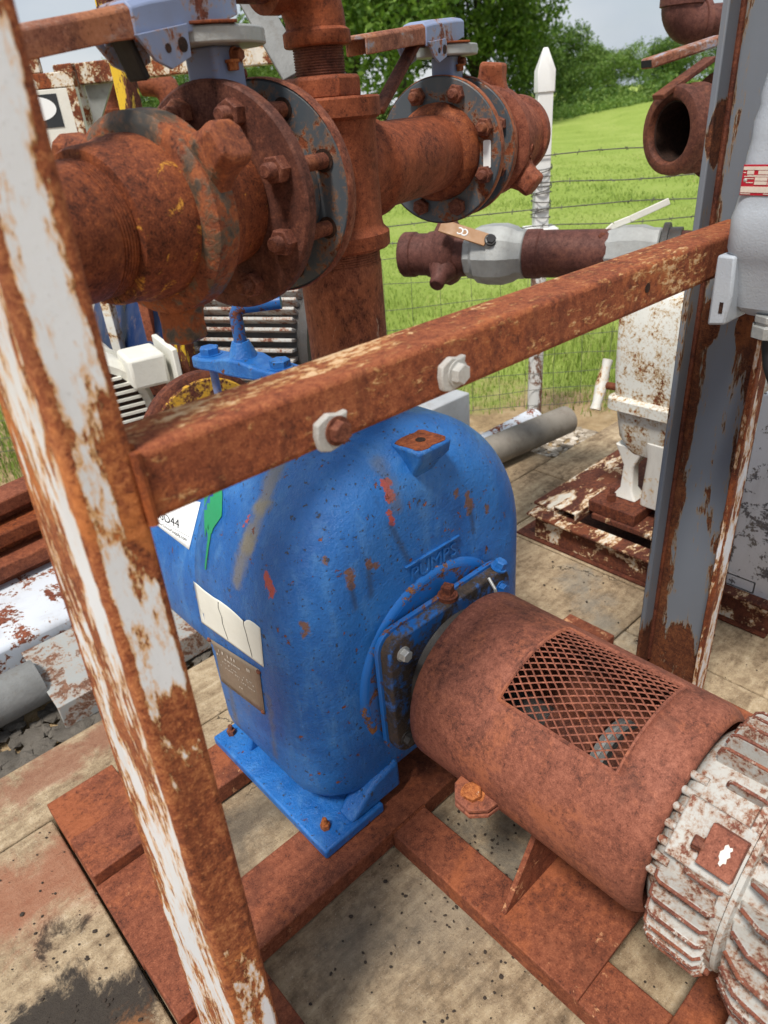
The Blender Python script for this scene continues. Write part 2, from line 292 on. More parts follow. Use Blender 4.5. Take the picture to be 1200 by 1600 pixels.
    pt = g.noise(2.2, 7, .62, .4, g.pos); pf = g.noise(38, 6, .7, .2, g.pos); pff = g.noise(190, 4, .7, 0, g.pos)
    f = g.math('ADD', g.math('MULTIPLY', gr, .35), g.math('ADD', g.math('MULTIPLY', pt, .35), g.math('MULTIPLY', pf, .3)))
    c = g.ramp(f, [(.39, (.13, .09, .055)), (.46, (.29, .21, .13)), (.53, (.45, .345, .22)), (.62, (.62, .51, .36))])
    c = g.mix(g.mr(g.rnd, 0, 1, 0, .28), c, (.34, .25, .16))
    c = g.mix(g.mr(pff, .60, .70, 0, .8), c, (.07, .055, .04)); c = g.mix(g.mr(pff, .40, .30, 0, .5), c, (.62, .55, .44))
    c = g.mix(g.mr(gr2, .58, .75, 0, .4), c, (.13, .10, .075))
    wob = g.math('MULTIPLY', g.math('SUBTRACT', g.noise(7, 9, .72, .5, g.pos), .5), .42)
    for a, b, r, s_, cl, am in DECK_STAINS_SHADE:
        d = g.math('ADD', g.segd(g.pos, a, b), wob); c = g.mix(g.mr(d, r, r - s_, 0, am), c, cl)
    wv = g.vm('ADD', g.pos, g.vm('SCALE', g.cmb(g.noise(5, 5, .7, 0, g.pos), g.noise(5.5, 5, .7, 0, g.vm('ADD', g.pos, (3, 7, 1))), 0.0), None, .35))
    ck = g.voro(1.7, wv, 'DISTANCE_TO_EDGE'); ckm = g.math('MULTIPLY', g.mr(ck, .006, .001), g.mr(g.noise(2.3, 3, .6, 0, g.pos), .50, .58))
    c = g.mix(g.math('MULTIPLY', ckm, .85), c, (.045, .035, .025))
    blk = g.noise(45, 3, .6, .4, g.pos); c = g.mix(g.mr(blk, .74, .76), c, (.022, .02, .018))
    g.bump(g.math('ADD', g.math('MULTIPLY', gr2, .6), g.math('ADD', g.math('MULTIPLY', pf, .9), g.math('MULTIPLY', pff, .7))), .0045)
    MAT['plank'] = g.done(c, .85, 0, .2)
    # ground ---------------------------------------------------------------
    g = G('field and dirt ground')
    xyz = g.sep(g.pos)
    dline = g.math('ADD', g.math('MULTIPLY', xyz[0], .71), g.math('MULTIPLY', xyz[1], .704))     # distance along the view
    edge = g.math('ADD', dline, g.math('MULTIPLY', g.math('SUBTRACT', g.noise(1.1, 7, .65, .3, g.pos), .5), 2.2))
    dirtc = g.ramp(g.noise(9, 8, .7, .3, g.pos), [(.3, (.26, .18, .10)), (.5, (.44, .31, .17)), (.7, (.56, .43, .27))])
    a = g.noise(.45, 6, .65, .3, g.pos); b = g.noise(6, 6, .7, .3, g.pos); cfine = g.noise(60, 4, .7, 0, g.pos)
    gc = g.ramp(g.math('ADD', g.math('MULTIPLY', a, .45), g.math('ADD', g.math('MULTIPLY', b, .3), g.math('MULTIPLY', cfine, .25))),
                [(.36, (.20, .28, .05)), (.48, (.27, .36, .07)), (.60, (.35, .42, .11))])
    c = g.mix(g.mr(edge, 4.45, 4.95), dirtc, gc)
    g.bump(g.math('ADD', b, cfine), .02)
    MAT['ground'] = g.done(c, .9, 0, .15)
    for nm, c0, c1 in (('leaf_a', (.075, .155, .025), (.23, .34, .06)), ('leaf_b', (.06, .135, .025), (.19, .29, .055)), ('leaf_c', (.10, .20, .035), (.26, .37, .085))):
        g = G(nm.replace('_', ' ') + ' foliage')
        at = g.nt.nodes.new('ShaderNodeAttribute'); at.attribute_name = 'tint'
        c = g.mix(at.outputs['Fac'], c0, c1)
        m = g.done(c, .55, 0, .3)
        tr = g.nt.nodes.new('ShaderNodeBsdfTranslucent'); g.put(tr.inputs[0], g.mix(.5, c, (.16, .26, .03)))
        ms = g.nt.nodes.new('ShaderNodeMixShader'); ms.inputs[0].default_value = .3
        g.nt.links.new(g.b.outputs[0], ms.inputs[1]); g.nt.links.new(tr.outputs[0], ms.inputs[2]); g.nt.links.new(ms.outputs[0], g.out.inputs[0])
        MAT[nm] = m
    g = G('grass blades'); at = g.nt.nodes.new('ShaderNodeAttribute'); at.attribute_name = 'tint'
    c = g.ramp(at.outputs['Fac'], [(0, (.14, .22, .035)), (.5, (.26, .35, .065)), (.85, (.35, .42, .11)), (1, (.5, .43, .2))])
    MAT['grass'] = g.done(c, .6, 0, .2)
    MAT['bark'] = paintmat('tree bark', (.07, .055, .04), .9, .3, (.03, .025, .02), .5, .01)
    g = G('pale gravel'); c = g.ramp(g.rnd, [(0, (.3, .25, .2)), (1, (.5, .45, .38))])
    at = g.nt.nodes.new('ShaderNodeAttribute'); at.attribute_name = 'tint'
    c = g.ramp(at.outputs['Fac'], [(0, (.10, .08, .06)), (.4, (.33, .27, .2)), (1, (.62, .56, .48))]); MAT['gravel'] = g.done(c, .85)
    g = G('dark grit'); MAT['grit'] = g.done(g.mix(g.rnd, (.02, .018, .016), (.05, .035, .025)), .9)
    MAT['clod'] = paintmat('grey earth clod', (.17, .15, .125), .9, .4, (.09, .07, .05), .5, .006, 2)

# stains, dark smears and painted shade, each with a shape of its own (world positions)
DECK_STAINS_SHADE = [((-.35, 1.45, 0), (.06, 1.42, 0), .17, .12, (.30, .105, .06), .75),
               ((-.3, 1.78, 0), (.5, 1.78, 0), .10, .09, (.27, .11, .07), .7),
               ((-.22, 1.08, 0), (.0, 1.02, 0), .13, .05, (.035, .030, .027), .95),
               ((-.10, .88, 0), (.03, .84, 0), .10, .05, (.03, .026, .024), .95),
               ((-.14, .98, 0), (.02, .96, 0), .07, .06, (.30, .13, .05), .7),
               ((-.02, 1.30, 0), (.0, 1.29, 0), .045, .05, (.03, .026, .022), .9),
               ((-.4, .75, 0), (-.15, .72, 0), .10, .08, (.28, .12, .06), .6),
               ((.45, .75, 0), (.95, .55, 0), .22, .25, (.19, .165, .13), .55),
               ((.75, .95, 0), (.9, .5, 0), .12, .12, (.11, .10, .085), .7),  # darker smear on the deck below the coupling guard
               ((.3, 1.2, 0), (.6, 1.2, 0), .15, .15, (.08, .07, .06), .7),  # shade between the crossbeams, painted into the deck colour
               ((1.7, .9, 0), (1.95, 1.2, 0), .10, .12, (.24, .23, .20), .6),
               ((1.5, 1.9, 0), (2.6, 2.05, 0), .2, .2, (.33, .24, .15), .5)]
def g_marks():
    """(segment a, segment b, radius, softness, colour, amount, wobble) on the casing, found by shooting rays at it"""
    P = lambda u, v: CASE_HIT(u, v)
    tan = (.235, .20, .135); red = (.48, .07, .035); dk = (.045, .045, .045); rs = (.19, .085, .03)
    L = []
    pts = [(432, 735), (410, 790), (388, 850), (370, 905)]
    for p, q in zip(pts, pts[1:]): L.append((P(*p), P(*q), .033, .026, tan, .72, 1))
    for (u0, v0, u1, v1, r) in [(603, 755, 610, 778, .012), (415, 900, 424, 925, .011), (609, 800, 613, 820, .007), (380, 822, 388, 808, .004)]:
        L.append((P(u0, v0), P(u1, v1), r, .003, red, .95, 2))
    for (u0, v0, u1, v1, r) in [(575, 880, 577, 884, .012), (585, 882, 587, 886, .010), (545, 895, 550, 915, .012), (730, 775, 735, 795, .014), (760, 790, 762, 800, .008), (712, 770, 714, 774, .008), (506, 870, 508, 880, .007), (475, 975, 478, 990, .010)]:
        L.append((P(u0, v0), P(u1, v1), r, .006, rs, .9, 2))
    for (u0, v0, u1, v1, r) in [(576, 890, 580, 930, .014), (548, 915, 556, 950, .012), (610, 820, 640, 880, .014), (735, 795, 740, 830, .012)]:
        L.append((P(u0, v0), P(u1, v1), r, .014, (.03, .055, .10), .6, 0))
    for (u0, v0, u1, v1, r) in [(590, 720, 620, 790, .03), (355, 1060, 375, 1150, .022), (420, 1090, 430, 1180, .02)]:
        L.append((P(u0, v0), P(u1, v1), r, .03, (.12, .12, .11), .55, 1))
    for (u0, v0, u1, v1, r) in [(598, 995, 590, 1035, .018), (585, 1060, 600, 1130, .010), (575, 1040, 568, 1110, .008)]:
        L.append((P(u0, v0), P(u1, v1), r, .006, rs, .9, 2))
    return L

# ---------------------------------------------------------------- mesh builder
def basis(d):
    d = Vector(d).normalized(); a = Vector((0, 0, 1)) if abs(d.z) < .9 else Vector((1, 0, 0))
    u = a.cross(d).normalized(); return u, d.cross(u), d
class MB:
    def __init__(s): s.v = []; s.f = []
    def add(s, vs, fs):
        o = len(s.v); s.v += [tuple(x) for x in vs]; s.f += [tuple(i + o for i in f) for f in fs]; return s
    def box(s, x0, x1, y0, y1, z0, z1):
        return s.add([(x0, y0, z0), (x1, y0, z0), (x1, y1, z0), (x0, y1, z0), (x0, y0, z1), (x1, y0, z1), (x1, y1, z1), (x0, y1, z1)],
                     [(3, 2, 1, 0), (4, 5, 6, 7), (0, 1, 5, 4), (1, 2, 6, 5), (2, 3, 7, 6), (3, 0, 4, 7)])
    def beam(s, p, q, w, h, upv=(0, 0, 1)):        # rectangular bar from p to q
        p, q = Vector(p), Vector(q); d = (q - p).normalized(); sd_ = d.cross(Vector(upv)).normalized(); u = sd_.cross(d)
        vs = [b + sd_ * (sx * w / 2) + u * (sz * h / 2) for b in (p, q) for sx, sz in ((-1, -1), (1, -1), (1, 1), (-1, 1))]
        return s.add(vs, [(3, 2, 1, 0), (4, 5, 6, 7), (0, 1, 5, 4), (1, 2, 6, 5), (2, 3, 7, 6), (3, 0, 4, 7)])
    def prism(s, poly, axis, a0, a1):              # poly: 2D points in the two other axes
        n = len(poly)
        def P(t, a): return {'x': (a, t[0], t[1]), 'y': (t[0], a, t[1]), 'z': (t[0], t[1], a)}[axis]
        vs = [P(t, a0) for t in poly] + [P(t, a1) for t in poly]
        fs = [tuple(range(n))[::-1], tuple(range(n, 2 * n))] + [(i, (i + 1) % n, n + (i + 1) % n, n + i) for i in range(n)]
        return s.add(vs, fs)
    def loft(s, rings, close=True, cap=True):
        n = len(rings[0]); vs = [p for r in rings for p in r]; fs = []
        for k in range(len(rings) - 1):
            for i in range(n if close else n - 1):
                j = (i + 1) % n; fs.append((k * n + i, k * n + j, (k + 1) * n + j, (k + 1) * n + i))
        if cap: fs += [tuple(range(n))[::-1], tuple(range((len(rings) - 1) * n, len(rings) * n))]
        return s.add(vs, fs)
    def lathe(s, o, d, prof, seg=40, cap=True, closed=False):   # prof: (distance along d, radius)
        u, v, d = basis(d); o = Vector(o)
        rings = [[o + d * t + (u * math.cos(2 * PI * i / seg) + v * math.sin(2 * PI * i / seg)) * r for i in range(seg)] for t, r in prof]
        if closed: rings.append(rings[0]); cap = False
        return s.loft(rings, True, cap)
    def cyl(s, p, q, r, seg=28): d = Vector(q) - Vector(p); return s.lathe(p, d, [(0, r), (d.length, r)], seg)
    def tube(s, pts, r, seg=12, cap=True):
        pts = [Vector(p) for p in pts]; rings = []; rr = r if hasattr(r, '__len__') else [r] * len(pts); u = None
        for k, p in enumerate(pts):
            t = (pts[min(k + 1, len(pts) - 1)] - pts[max(k - 1, 0)]).normalized()
            if u is None: u, v, _ = basis(t)
            else: u = (u - t * u.dot(t)).normalized(); v = t.cross(u)
            rings.append([p + (u * math.cos(2 * PI * i / seg) + v * math.sin(2 * PI * i / seg)) * rr[k] for i in range(seg)])
        return s.loft(rings, True, cap)
    def bvh(s): return BVHTree.FromPolygons([Vector(x) for x in s.v], s.f)
    def mesh(s, name, origin=(0, 0, 0)):
        me = bpy.data.meshes.new(name); o = Vector(origin)
        me.from_pydata([tuple(Vector(x) - o) for x in s.v], [], s.f)
        bm = bmesh.new(); bm.from_mesh(me); bmesh.ops.recalc_face_normals(bm, faces=bm.faces); bm.to_mesh(me); bm.free()
        return me
    def build(s, name, mat, parent=None, bevel=0.0, angle=35, seg=2, origin=None):
        if XF is not None: s.v = [tuple(XF @ Vector(v)) for v in s.v]
        if origin is None:
            a = np.array(s.v); origin = (a.min(0) + a.max(0)) / 2
        me = s.mesh(name, origin); me.materials.append(MAT[mat] if isinstance(mat, str) else mat)
        me.shade_smooth(); me.set_sharp_from_angle(angle=math.radians(angle))
        o = bpy.data.objects.new(name, me); COL.objects.link(o)
        WORLD[o.name] = Vector(origin); place(o, origin, parent)
        if bevel:
            b = o.modifiers.new('bevel', 'BEVEL'); b.width = bevel; b.segments = seg; b.limit_method = 'ANGLE'; b.angle_limit = math.radians(40)
        return o
WORLD = {}
XF = None            # optional world transform applied to everything built while it is set
def place(o, origin, parent):
    if parent is not None:
        o.parent = parent; o.location = Vector(origin) - WORLD[parent.name]
    else: o.location = origin
    WORLD[o.name] = Vector(origin)
def thing(name, loc, label, cat, group=None):
    if XF is not None: loc = XF @ Vector(loc)
    o = bpy.data.objects.new(name, None); o.empty_display_size = .05; COL.objects.link(o); o.location = loc; WORLD[o.name] = Vector(loc)
    o['label'] = label; o['category'] = cat
    if group: o['group'] = group
    return o
def tag(o, label, cat, group=None):
    o['label'] = label; o['category'] = cat
    if group: o['group'] = group
    return o
def kind(o, k): o['kind'] = k; return o

# shared fastener meshes, local +Z points out of the surface
_fast = {}
def fastener(style, r, h, mat):
    key = (style, round(r, 4), round(h, 4), mat)
    if key in _fast: return _fast[key]
    b = MB()
    if style == 'hex':
        hexp = lambda rr: [(rr * math.cos(PI / 3 * i), rr * math.sin(PI / 3 * i)) for i in range(6)]
        b.lathe((0, 0, -.002), (0, 0, 1), [(0, r * 1.25), (.004, r * 1.25)], 20)
        b.loft([[(x, y, .0015) for x, y in hexp(r)], [(x, y, h * .88) for x, y in hexp(r)], [(x, y, h) for x, y in hexp(r * .86)]])
    elif style == 'stud':                                      # nut with the threaded end standing out
        hexp = lambda rr: [(rr * math.cos(PI / 3 * i), rr * math.sin(PI / 3 * i)) for i in range(6)]
        b.loft([[(x, y, -.001) for x, y in hexp(r)], [(x, y, h * .9) for x, y in hexp(r)], [(x, y, h) for x, y in hexp(r * .88)]])
        pr = [(h * .8, r * .56)]; t = h
        while t < h * 1.75: pr += [(t, r * .56), (t + .0012, r * .50)]; t += .0028
        pr += [(t, r * .5), (t + .002, r * .4)]
        b.lathe((0, 0, 0), (0, 0, 1), pr, 14)
    elif style == 'rivet':
        b.lathe((0, 0, -.001), (0, 0, 1), [(0, r), (h * .5, r * .92), (h * .85, r * .6), (h, r * .2)], 12)
    elif style == 'plug':
        b.lathe((0, 0, 0), (0, 0, 1), [(0, r * 1.5), (h * .3, r * 1.5), (h * .32, r * 1.2), (h * .45, r * 1.1)], 20)
        b.box(-r * .75, r * .75, -r * .75, r * .75, h * .4, h)
    me = b.mesh(style); me.materials.append(MAT[mat]); me.shade_smooth(); me.set_sharp_from_angle(angle=math.radians(30))
    _fast[key] = me; return me
def bolt(parent, p, d, r=.012, h=.012, mat='bolt_rust', style='hex', name=None, spin=None):
    o = bpy.data.objects.new(name or {'hex': 'bolt', 'stud': 'stud_nut', 'rivet': 'rivet', 'plug': 'plug'}[style], fastener(style, r, h, mat)); COL.objects.link(o)
    if XF is not None: p = XF @ Vector(p); d = XF.to_3x3() @ Vector(d)
    u, v, d = basis(d); m = Matrix((u, v, d)).transposed()
    o.rotation_euler = (m @ Matrix.Rotation(random.uniform(0, 1) if spin is None else spin, 3, 'Z')).to_euler()
    place(o, p, parent); return o
def text_mesh(body, size=1.0, extrude=0.0, bold=0.0):
    cu = bpy.data.curves.new('txt', 'FONT'); cu.body = body; cu.size = size; cu.extrude = extrude; cu.offset = bold; cu.resolution_u = 3
    o = bpy.data.objects.new('txt', cu); COL.objects.link(o)
    bpy.context.view_layer.update()
    me = bpy.data.meshes.new_from_object(o.evaluated_get(bpy.context.evaluated_depsgraph_get()))
    vs = [tuple(v.co) for v in me.vertices]; fs = [tuple(p.vertices) for p in me.polygons]
    bpy.data.objects.remove(o); bpy.data.meshes.remove(me); return vs, fs
def rounded(hx, hz, r, n=6, cx=0, cz=0):
    pts = []
    for sx, sz, a0 in ((1, 1, 0), (-1, 1, 90), (-1, -1, 180), (1, -1, 270)):
        for i in range(n + 1):
            a = math.radians(a0 + 90 * i / n); pts.append((cx + sx * (hx - r) + r * math.cos(a), cz + sz * (hz - r) + r * math.sin(a)))
    return pts

# ---------------------------------------------------------------- pump casing shape (needed before the materials: stains are placed on it)
PX, SHZ = .935, .42                      # shaft centre line (x, z), shaft runs along Y
def arch(a, zc, zb, rc, n=20):           # arch outline in XZ about PX, counter-clockwise
    pts = [(PX + a * math.cos(PI * i / (2 * n)), zc + a * math.sin(PI * i / (2 * n))) for i in range(2 * n + 1)]
    for i in range(7): t = PI + PI / 2 * i / 6; pts.append((PX - a + rc + rc * math.cos(t), zb + rc + rc * math.sin(t)))
    for i in range(7): t = 1.5 * PI + PI / 2 * i / 6; pts.append((PX + a - rc + rc * math.cos(t), zb + rc + rc * math.sin(t)))
    return pts
CASE = MB()
A, ZC, ZB, YF, RF = .395, .61, .092, .955, .13
rings = []
for k in range(11):
    t = PI / 2 * k / 10; ins = RF * (1 - math.sin(t)); y = YF + RF * (1 - math.cos(t))
    rings.append([(x, y, z) for x, z in arch(A - ins, ZC - ins * .10, ZB + ins * .6, .13 - ins * .3)])
rings += [[(x, 1.36, z) for x, z in arch(A, ZC, ZB, .13)], [(x, 1.375, z) for x, z in arch(A - .015, ZC, ZB + .015, .12)]]
CASE.loft(rings)
rings = [[(x, y, z) for x, z in arch(A - i, .50, zb, .05)] for y, i, zb in ((1.22, .006, .47), (1.3, .003, .42), (1.70, .003, .42), (1.75, .02, .44), (1.77, .06, .48))]
CASE.loft(rings)
CASE_BVH = CASE.bvh()
def CASE_HIT(u, v):
    d = ray(u, v).normalized(); h = CASE_BVH.ray_cast(CAMP, d)
    return h[0] if h[0] is not None else onx(u, v, .54)
def CASE_HITN(u, v):
    d = ray(u, v).normalized(); h = CASE_BVH.ray_cast(CAMP, d)
    if h[0] is None: h = CASE_BVH.find_nearest(onx(u, v, .56))
    n = h[1]
    if n.dot(d) > 0: n = -n
    return h[0], n
build_materials()

# ---------------------------------------------------------------- ground, deck, gravel
def ground_z(x, y):
    d = .71 * x + .704 * y; s_ = .704 * x - .71 * y
    z = -.12 * min(max((d - 1.5) / 2, 0), 1)
    z += .10 * math.sin(x * .13 + 1) * math.sin(y * .11) * min(max((d - 6) / 10, 0), 1)
    z += .75 * math.exp(-((d - 44) / 7) ** 2 - ((s_ - 14) / 5) ** 2) + .12 * min(max((d - 30) / 20, 0), 1)
    return z
def grid_axis(): 
    a = list(np.linspace(-12, 12, 49)) + list(np.linspace(13, 90, 78)) + [110, 150, 220, 320, 480]
    return sorted(set(a + [-20, -40, -80, -160, -320, -480]))
ax_ = grid_axis(); n_ = len(ax_)
b = MB(); b.add([(x, y, ground_z(x, y) - .05) for y in ax_ for x in ax_], [(j * n_ + i, j * n_ + i + 1, (j + 1) * n_ + i + 1, (j + 1) * n_ + i) for j in range(n_ - 1) for i in range(n_ - 1)])
ground = kind(b.build('ground', 'ground', None, 0, 180, origin=(0, 0, 0)), 'structure')

deck = bpy.data.objects.new('timber_deck', None); COL.objects.link(deck); deck['kind'] = 'structure'; WORLD['timber_deck'] = Vector((0, 0, 0))
deck['label'] = 'weathered beige board deck under the pump skid'
ys = [-1.3, -.75, -.05, .905, 1.605, 1.865]
for j, (y0, y1) in enumerate(zip(ys, ys[1:])):
    cuts = [[-1.6, .9, 4.3], [-1.6, 1.2, 4.3], [-1.6, .075, 1.78, 4.3], [-1.6, .085, 2.02, 4.3], [-1.6, .36, 2.55, 3.5]][j]
    for x0, x1 in zip(cuts, cuts[1:]):
        dz = random.uniform(-.004, .0)
        MB().box(x0 + .003, x1 - .003, y0 + .003, y1 - .003, -.06, dz).build('plank', 'plank', deck, .006)
MB().box(1.35, 2.72, 1.875, 2.16, -.07, -.008).build('plank', 'plank', deck, .008)

def scatter_stones(name, n, place_fn, size, mat, label=None, flat=.6):
    ico = bmesh.new(); bmesh.ops.create_icosphere(ico, subdivisions=1, radius=1)
    base = np.array([v.co[:] for v in ico.verts]); fs = np.array([[v.index for v in f.verts] for f in ico.faces]); ico.free()
    V = []; F = []; T = []
    for i in range(n):
        c, s_ = place_fn(), random.uniform(*size)
        sc = np.array([random.uniform(.7, 1.4), random.uniform(.7, 1.4), random.uniform(.45, 1) * flat]) * s_
        vv = base * sc * RNG.uniform(.78, 1.15, (len(base), 1)); a = random.uniform(0, 6.3); ca, sa = math.cos(a), math.sin(a)
        vv = np.stack([vv[:, 0] * ca - vv[:, 1] * sa, vv[:, 0] * sa + vv[:, 1] * ca, vv[:, 2]], 1) + np.array(c)
        F.append(fs + len(base) * i); V.append(vv); T.append(np.full(len(base), random.random()))
    me = bpy.data.meshes.new(name); me.from_pydata(np.concatenate(V).tolist(), [], np.concatenate(F).tolist())
    at = me.attributes.new('tint', 'FLOAT', 'POINT'); at.data.foreach_set('value', np.concatenate(T).astype(np.float32))
    me.materials.append(MAT[mat]); me.shade_flat()
    o = bpy.data.objects.new(name, me); COL.objects.link(o); o['kind'] = 'stuff'
    if label: o['label'] = label; o['category'] = 'gravel'
    return o
def g1():
    x = random.uniform(1.6, 4.4); y = random.uniform(1.9, 1.9 + max(.3, 5.6 - x - 1.9)) if x < 3.4 else random.uniform(.8, 5.4 - x)
    return (x, y, ground_z(x, y) - .045)
scatter_stones('gravel', 2600, g1, (.008, .03), 'gravel', 'pale gravel and rubble below the wire fence')
def g2(): x = random.uniform(-.8, .75); y = random.uniform(1.88, 2.35); return (x, y, ground_z(x, y) - .03)
scatter_stones('loose_earth', 700, g2, (.012, .04), 'clod', 'grey broken earth in the gap beside the deck')
def g3():
    x, y = random.choice([(random.gauss(.8, .18), random.gauss(.62, .14)), (random.uniform(.2, 1.5), random.uniform(.2, .86)), (random.uniform(-.4, .1), random.uniform(.6, 1.6)), (random.uniform(1.7, 2.9), random.uniform(.3, 1.7))])
    return (x, y, .001)
scatter_stones('grit', 800, g3, (.0010, .0048), 'grit', 'dark grit scattered on the deck boards')

# ---------------------------------------------------------------- pump skid with its guard frame
skid = thing('pump_skid', (.9, 1.0, 0), 'rusty steel skid and upright frame that carries the blue pump', 'skid')
b = MB(); b.loft([[(.146 + dx_, .60, z), (.209 + dx_, .60, z), (.209 + dx_, yb_, z), (.146 + dx_, yb_, z)] for z, yb_, dx_ in ((.005, .88, -.025), (2.25, .68, .0245))])
lp = b.build('post', 'left_post', skid, .009, seg=3); lp['label'] = 'white post flaking to rust, nearest the camera'
# front tube between the posts
b = MB(); b.box(.2118, 1.56, .598, .679, 1.268, 1.343); bar = b.build('crossbar', 'bar', skid, .008, seg=3)
bar['label'] = 'rust brown square tube running across in front of the pump'
b = MB(); b.tube([(.2125, .606, 1.345), (.2125, .676, 1.346)], .005, 8); b.tube([(.2125, .597, 1.267), (.2125, .597, 1.343)], .0055, 8); b.tube([(.2125, .606, 1.266), (.2125, .676, 1.266)], .005, 8)
b.build('weld_bead', 'rust', bar)
for u, v, m in ((516, 672, 'bolt_rust'), (704, 582, 'pale_bolt')):
    c = ony(u, v, .597); b = MB(); s_ = .0235
    pts = [(-.9, -.8), (-.35, -1.0), (.55, -.85), (1.0, -.25), (.85, .5), (.95, .85), (.45, .8), (-.2, 1.0), (-.95, .65), (-1.05, 0)]
    b.prism([(c.x + px * s_, c.z + pz * s_ * .95) for px, pz in pts], 'y', .589, .5985)
    pl = b.build('bolt_plate', 'pale_bolt', bar, .002)
    bolt(pl, (c.x + .004, .589, c.z), (0, -1, 0), .0140, .012, m, 'hex', spin=.5)
c = ony(1012, 450, .5975); MB().cyl((c.x, .5972, c.z), (c.x, .5990, c.z), .008, 16).build('bolt_hole', 'dark_inside', bar)
# right hand channel post, open towards -X
b = MB(); b.box(1.602, 1.611, .572, .728, .025, 2.25); rp = b.build('post', 'right_post', skid, .002); rp['label'] = 'blue grey steel channel post with rust streaks'
MB().box(1.548, 1.6115, .5575, .5715, .025, 2.25).build('flange', 'right_flange', rp, .003)
MB().box(1.548, 1.6115, .7285, .7425, .025, 2.25).build('flange', 'right_post', rp, .003)
b = MB(); b.tube([(1.598, .7245, .1), (1.598, .7245, 2.2)], .006, 8); b.build('weld_bead', 'rust_brown', rp)
# base members
for nm, y0, y1, m in (('crossbeam', .876, 1.046, 'rust_skid'), ('crossbeam', 1.304, 1.446, 'rust_skid')):
    MB().box(.088, 1.665, y0, y1, .004, .06).build(nm, m, skid, .004)
MB().box(.086, .272, -.5, .874, .004, .030).build('side_rail', 'rust_skid', skid, .003)
MB().box(.086, .272, 1.048, 1.302, .004, .026).build('side_rail', 'rust_skid', skid, .003)
MB().box(.086, .272, 1.448, 1.62, .004, .040).build('side_rail', 'rust_skid', skid, .003)
MB().box(1.50, 1.665, -.5, .874, .004, .024).build('side_rail', 'rust_skid', skid, .003)
b = MB(); b.box(.672, .782, -.6, .8745, .004, .058); b.build('centre_rail', 'rust_skid', skid, .004)
b = MB(); b.box(1.09, 1.19, -.6, .8745, .004, .058); b.build('centre_rail', 'rust_skid', skid, .004)
b = MB(); b.tube([(.672, .8745, .055), (.782, .8745, .055)], .006, 8); b.build('weld_bead', 'rust', skid)
# motor pedestal: plate on the rails with gussets
b = MB(); b.box(.668, 1.195, .345, .560, .0585, .072); ped = b.build('pedestal_plate', 'rust_skid', skid, .002)
for y in (.547,):
    b = MB(); b.prism([(.700, .0725), (1.15, .0725), (1.15, .235), (.800, .235)], 'y', y, y + .012); b.build('gusset', 'rust_skid', ped, .001)
b = MB(); b.box(.80, 1.15, .352, .559, .2355, .245); b.build('saddle', 'rust_skid', ped, .002)
b = MB(); b.box(.70, 1.20, -.55, .20, .0585, .10); b.build('motor_plate', 'rust_skid', skid, .003)

# ---------------------------------------------------------------- the blue pump
pump = thing('blue_pump', (PX, 1.15, .06), 'big blue cast iron pump with rounded casing, bolted to the rusty skid', 'pump')
case = CASE.build('casing', 'blue_casing', pump, 0, 50)
# feet
for sgn in (-1, 1):
    X = lambda x: PX + sgn * (x - PX)
    b = MB(); xs = sorted((X(.512), X(.70)))
    b.box(xs[0], xs[1], .932, 1.446, .061, .090); ft = b.build('foot', 'blue', pump, .006, seg=3)
    b = MB(); b.prism([(X(.555), .089), (X(.60), .20), (X(.72), .26), (X(.72), .089)] if sgn < 0 else [(X(.72), .089), (X(.72), .26), (X(.60), .20), (X(.555), .089)], 'y', 1.32, 1.345); b.build('rib', 'blue', ft, .005)
    b = MB(); b.prism([(X(.60), .0895), (X(.685), .165), (X(.77), .18), (X(.77), .0895)], 'y', .942, 1.0); b.build('rib', 'blue', ft, .010, seg=3)
    for yy in (.985, 1.415): bolt(ft, (X(.555), yy, .0905), (0, 0, 1), .0125, .016, 'bolt_orange' if yy < 1 else 'bolt_rust', 'stud', name='foot_bolt')
# front boss ring and plate round the shaft
CY = YF
b = MB(); prof = [(.014, .262), (-.003, .251), (-.009, .244), (-.0102, .236), (-.0102, .20), (.012, .20)]
b.lathe((PX, CY, SHZ), (0, 1, 0), prof, 64, False, True); ringo = b.build('flange_ring', 'blue_ring', pump, 0, 50)
b = MB(); b.lathe((PX, CY, SHZ), (0, 1, 0), [(.01, .2345), (-.0106, .2335), (-.0112, .10)], 64, False); b.build('seal_face', 'blue_worn', pump, 0, 50)
b = MB(); b.prism([(PX + x, SHZ + .012 + z) for x, z in rounded(.205, .172, .045)], 'y', .893, CY - .012)
plate = b.build('seal_plate', 'blue_dirty', pump, .006, seg=3)
b = MB(); b.prism([(PX + x, SHZ + .012 + z) for x, z in rounded(.214, .181, .05)], 'y', .922, .934); b.build('gasket_rim', 'blue_worn', plate, .002)
for x, z, m in ((-.165, .127, 'zinc'), (.168, .122, 'blue'), (-.175, -.125, 'grease'), (.17, -.125, 'grease')):
    bolt(plate, (PX + x, .892, SHZ + .012 + z), (0, -1, 0), .0145, .017, m, 'hex')
bolt(plate, (PX + .005, .915, SHZ + .184), (0, 0, 1), .016, .034, 'rust_brown', 'plug')
bolt(plate, (PX + .175, .905, SHZ + .184), (.3, -.3, 1), .016, .022, 'blue', 'hex', name='grease_cap')
b = MB(); b.lathe((PX, .894, SHZ), (0, -1, 0), [(0, .15), (.02, .14), (.03, .115), (.13, .105)], 40); b.build('bearing_hub', 'grease', plate)
b = MB(); b.tube([(PX + .12, .89, SHZ + .19), (PX + .117, .868, SHZ + .17), (PX + .12, .862, SHZ + .13), (PX + .118, .86, SHZ + .1)], .004, 8); b.build('cable', 'zinc', plate)
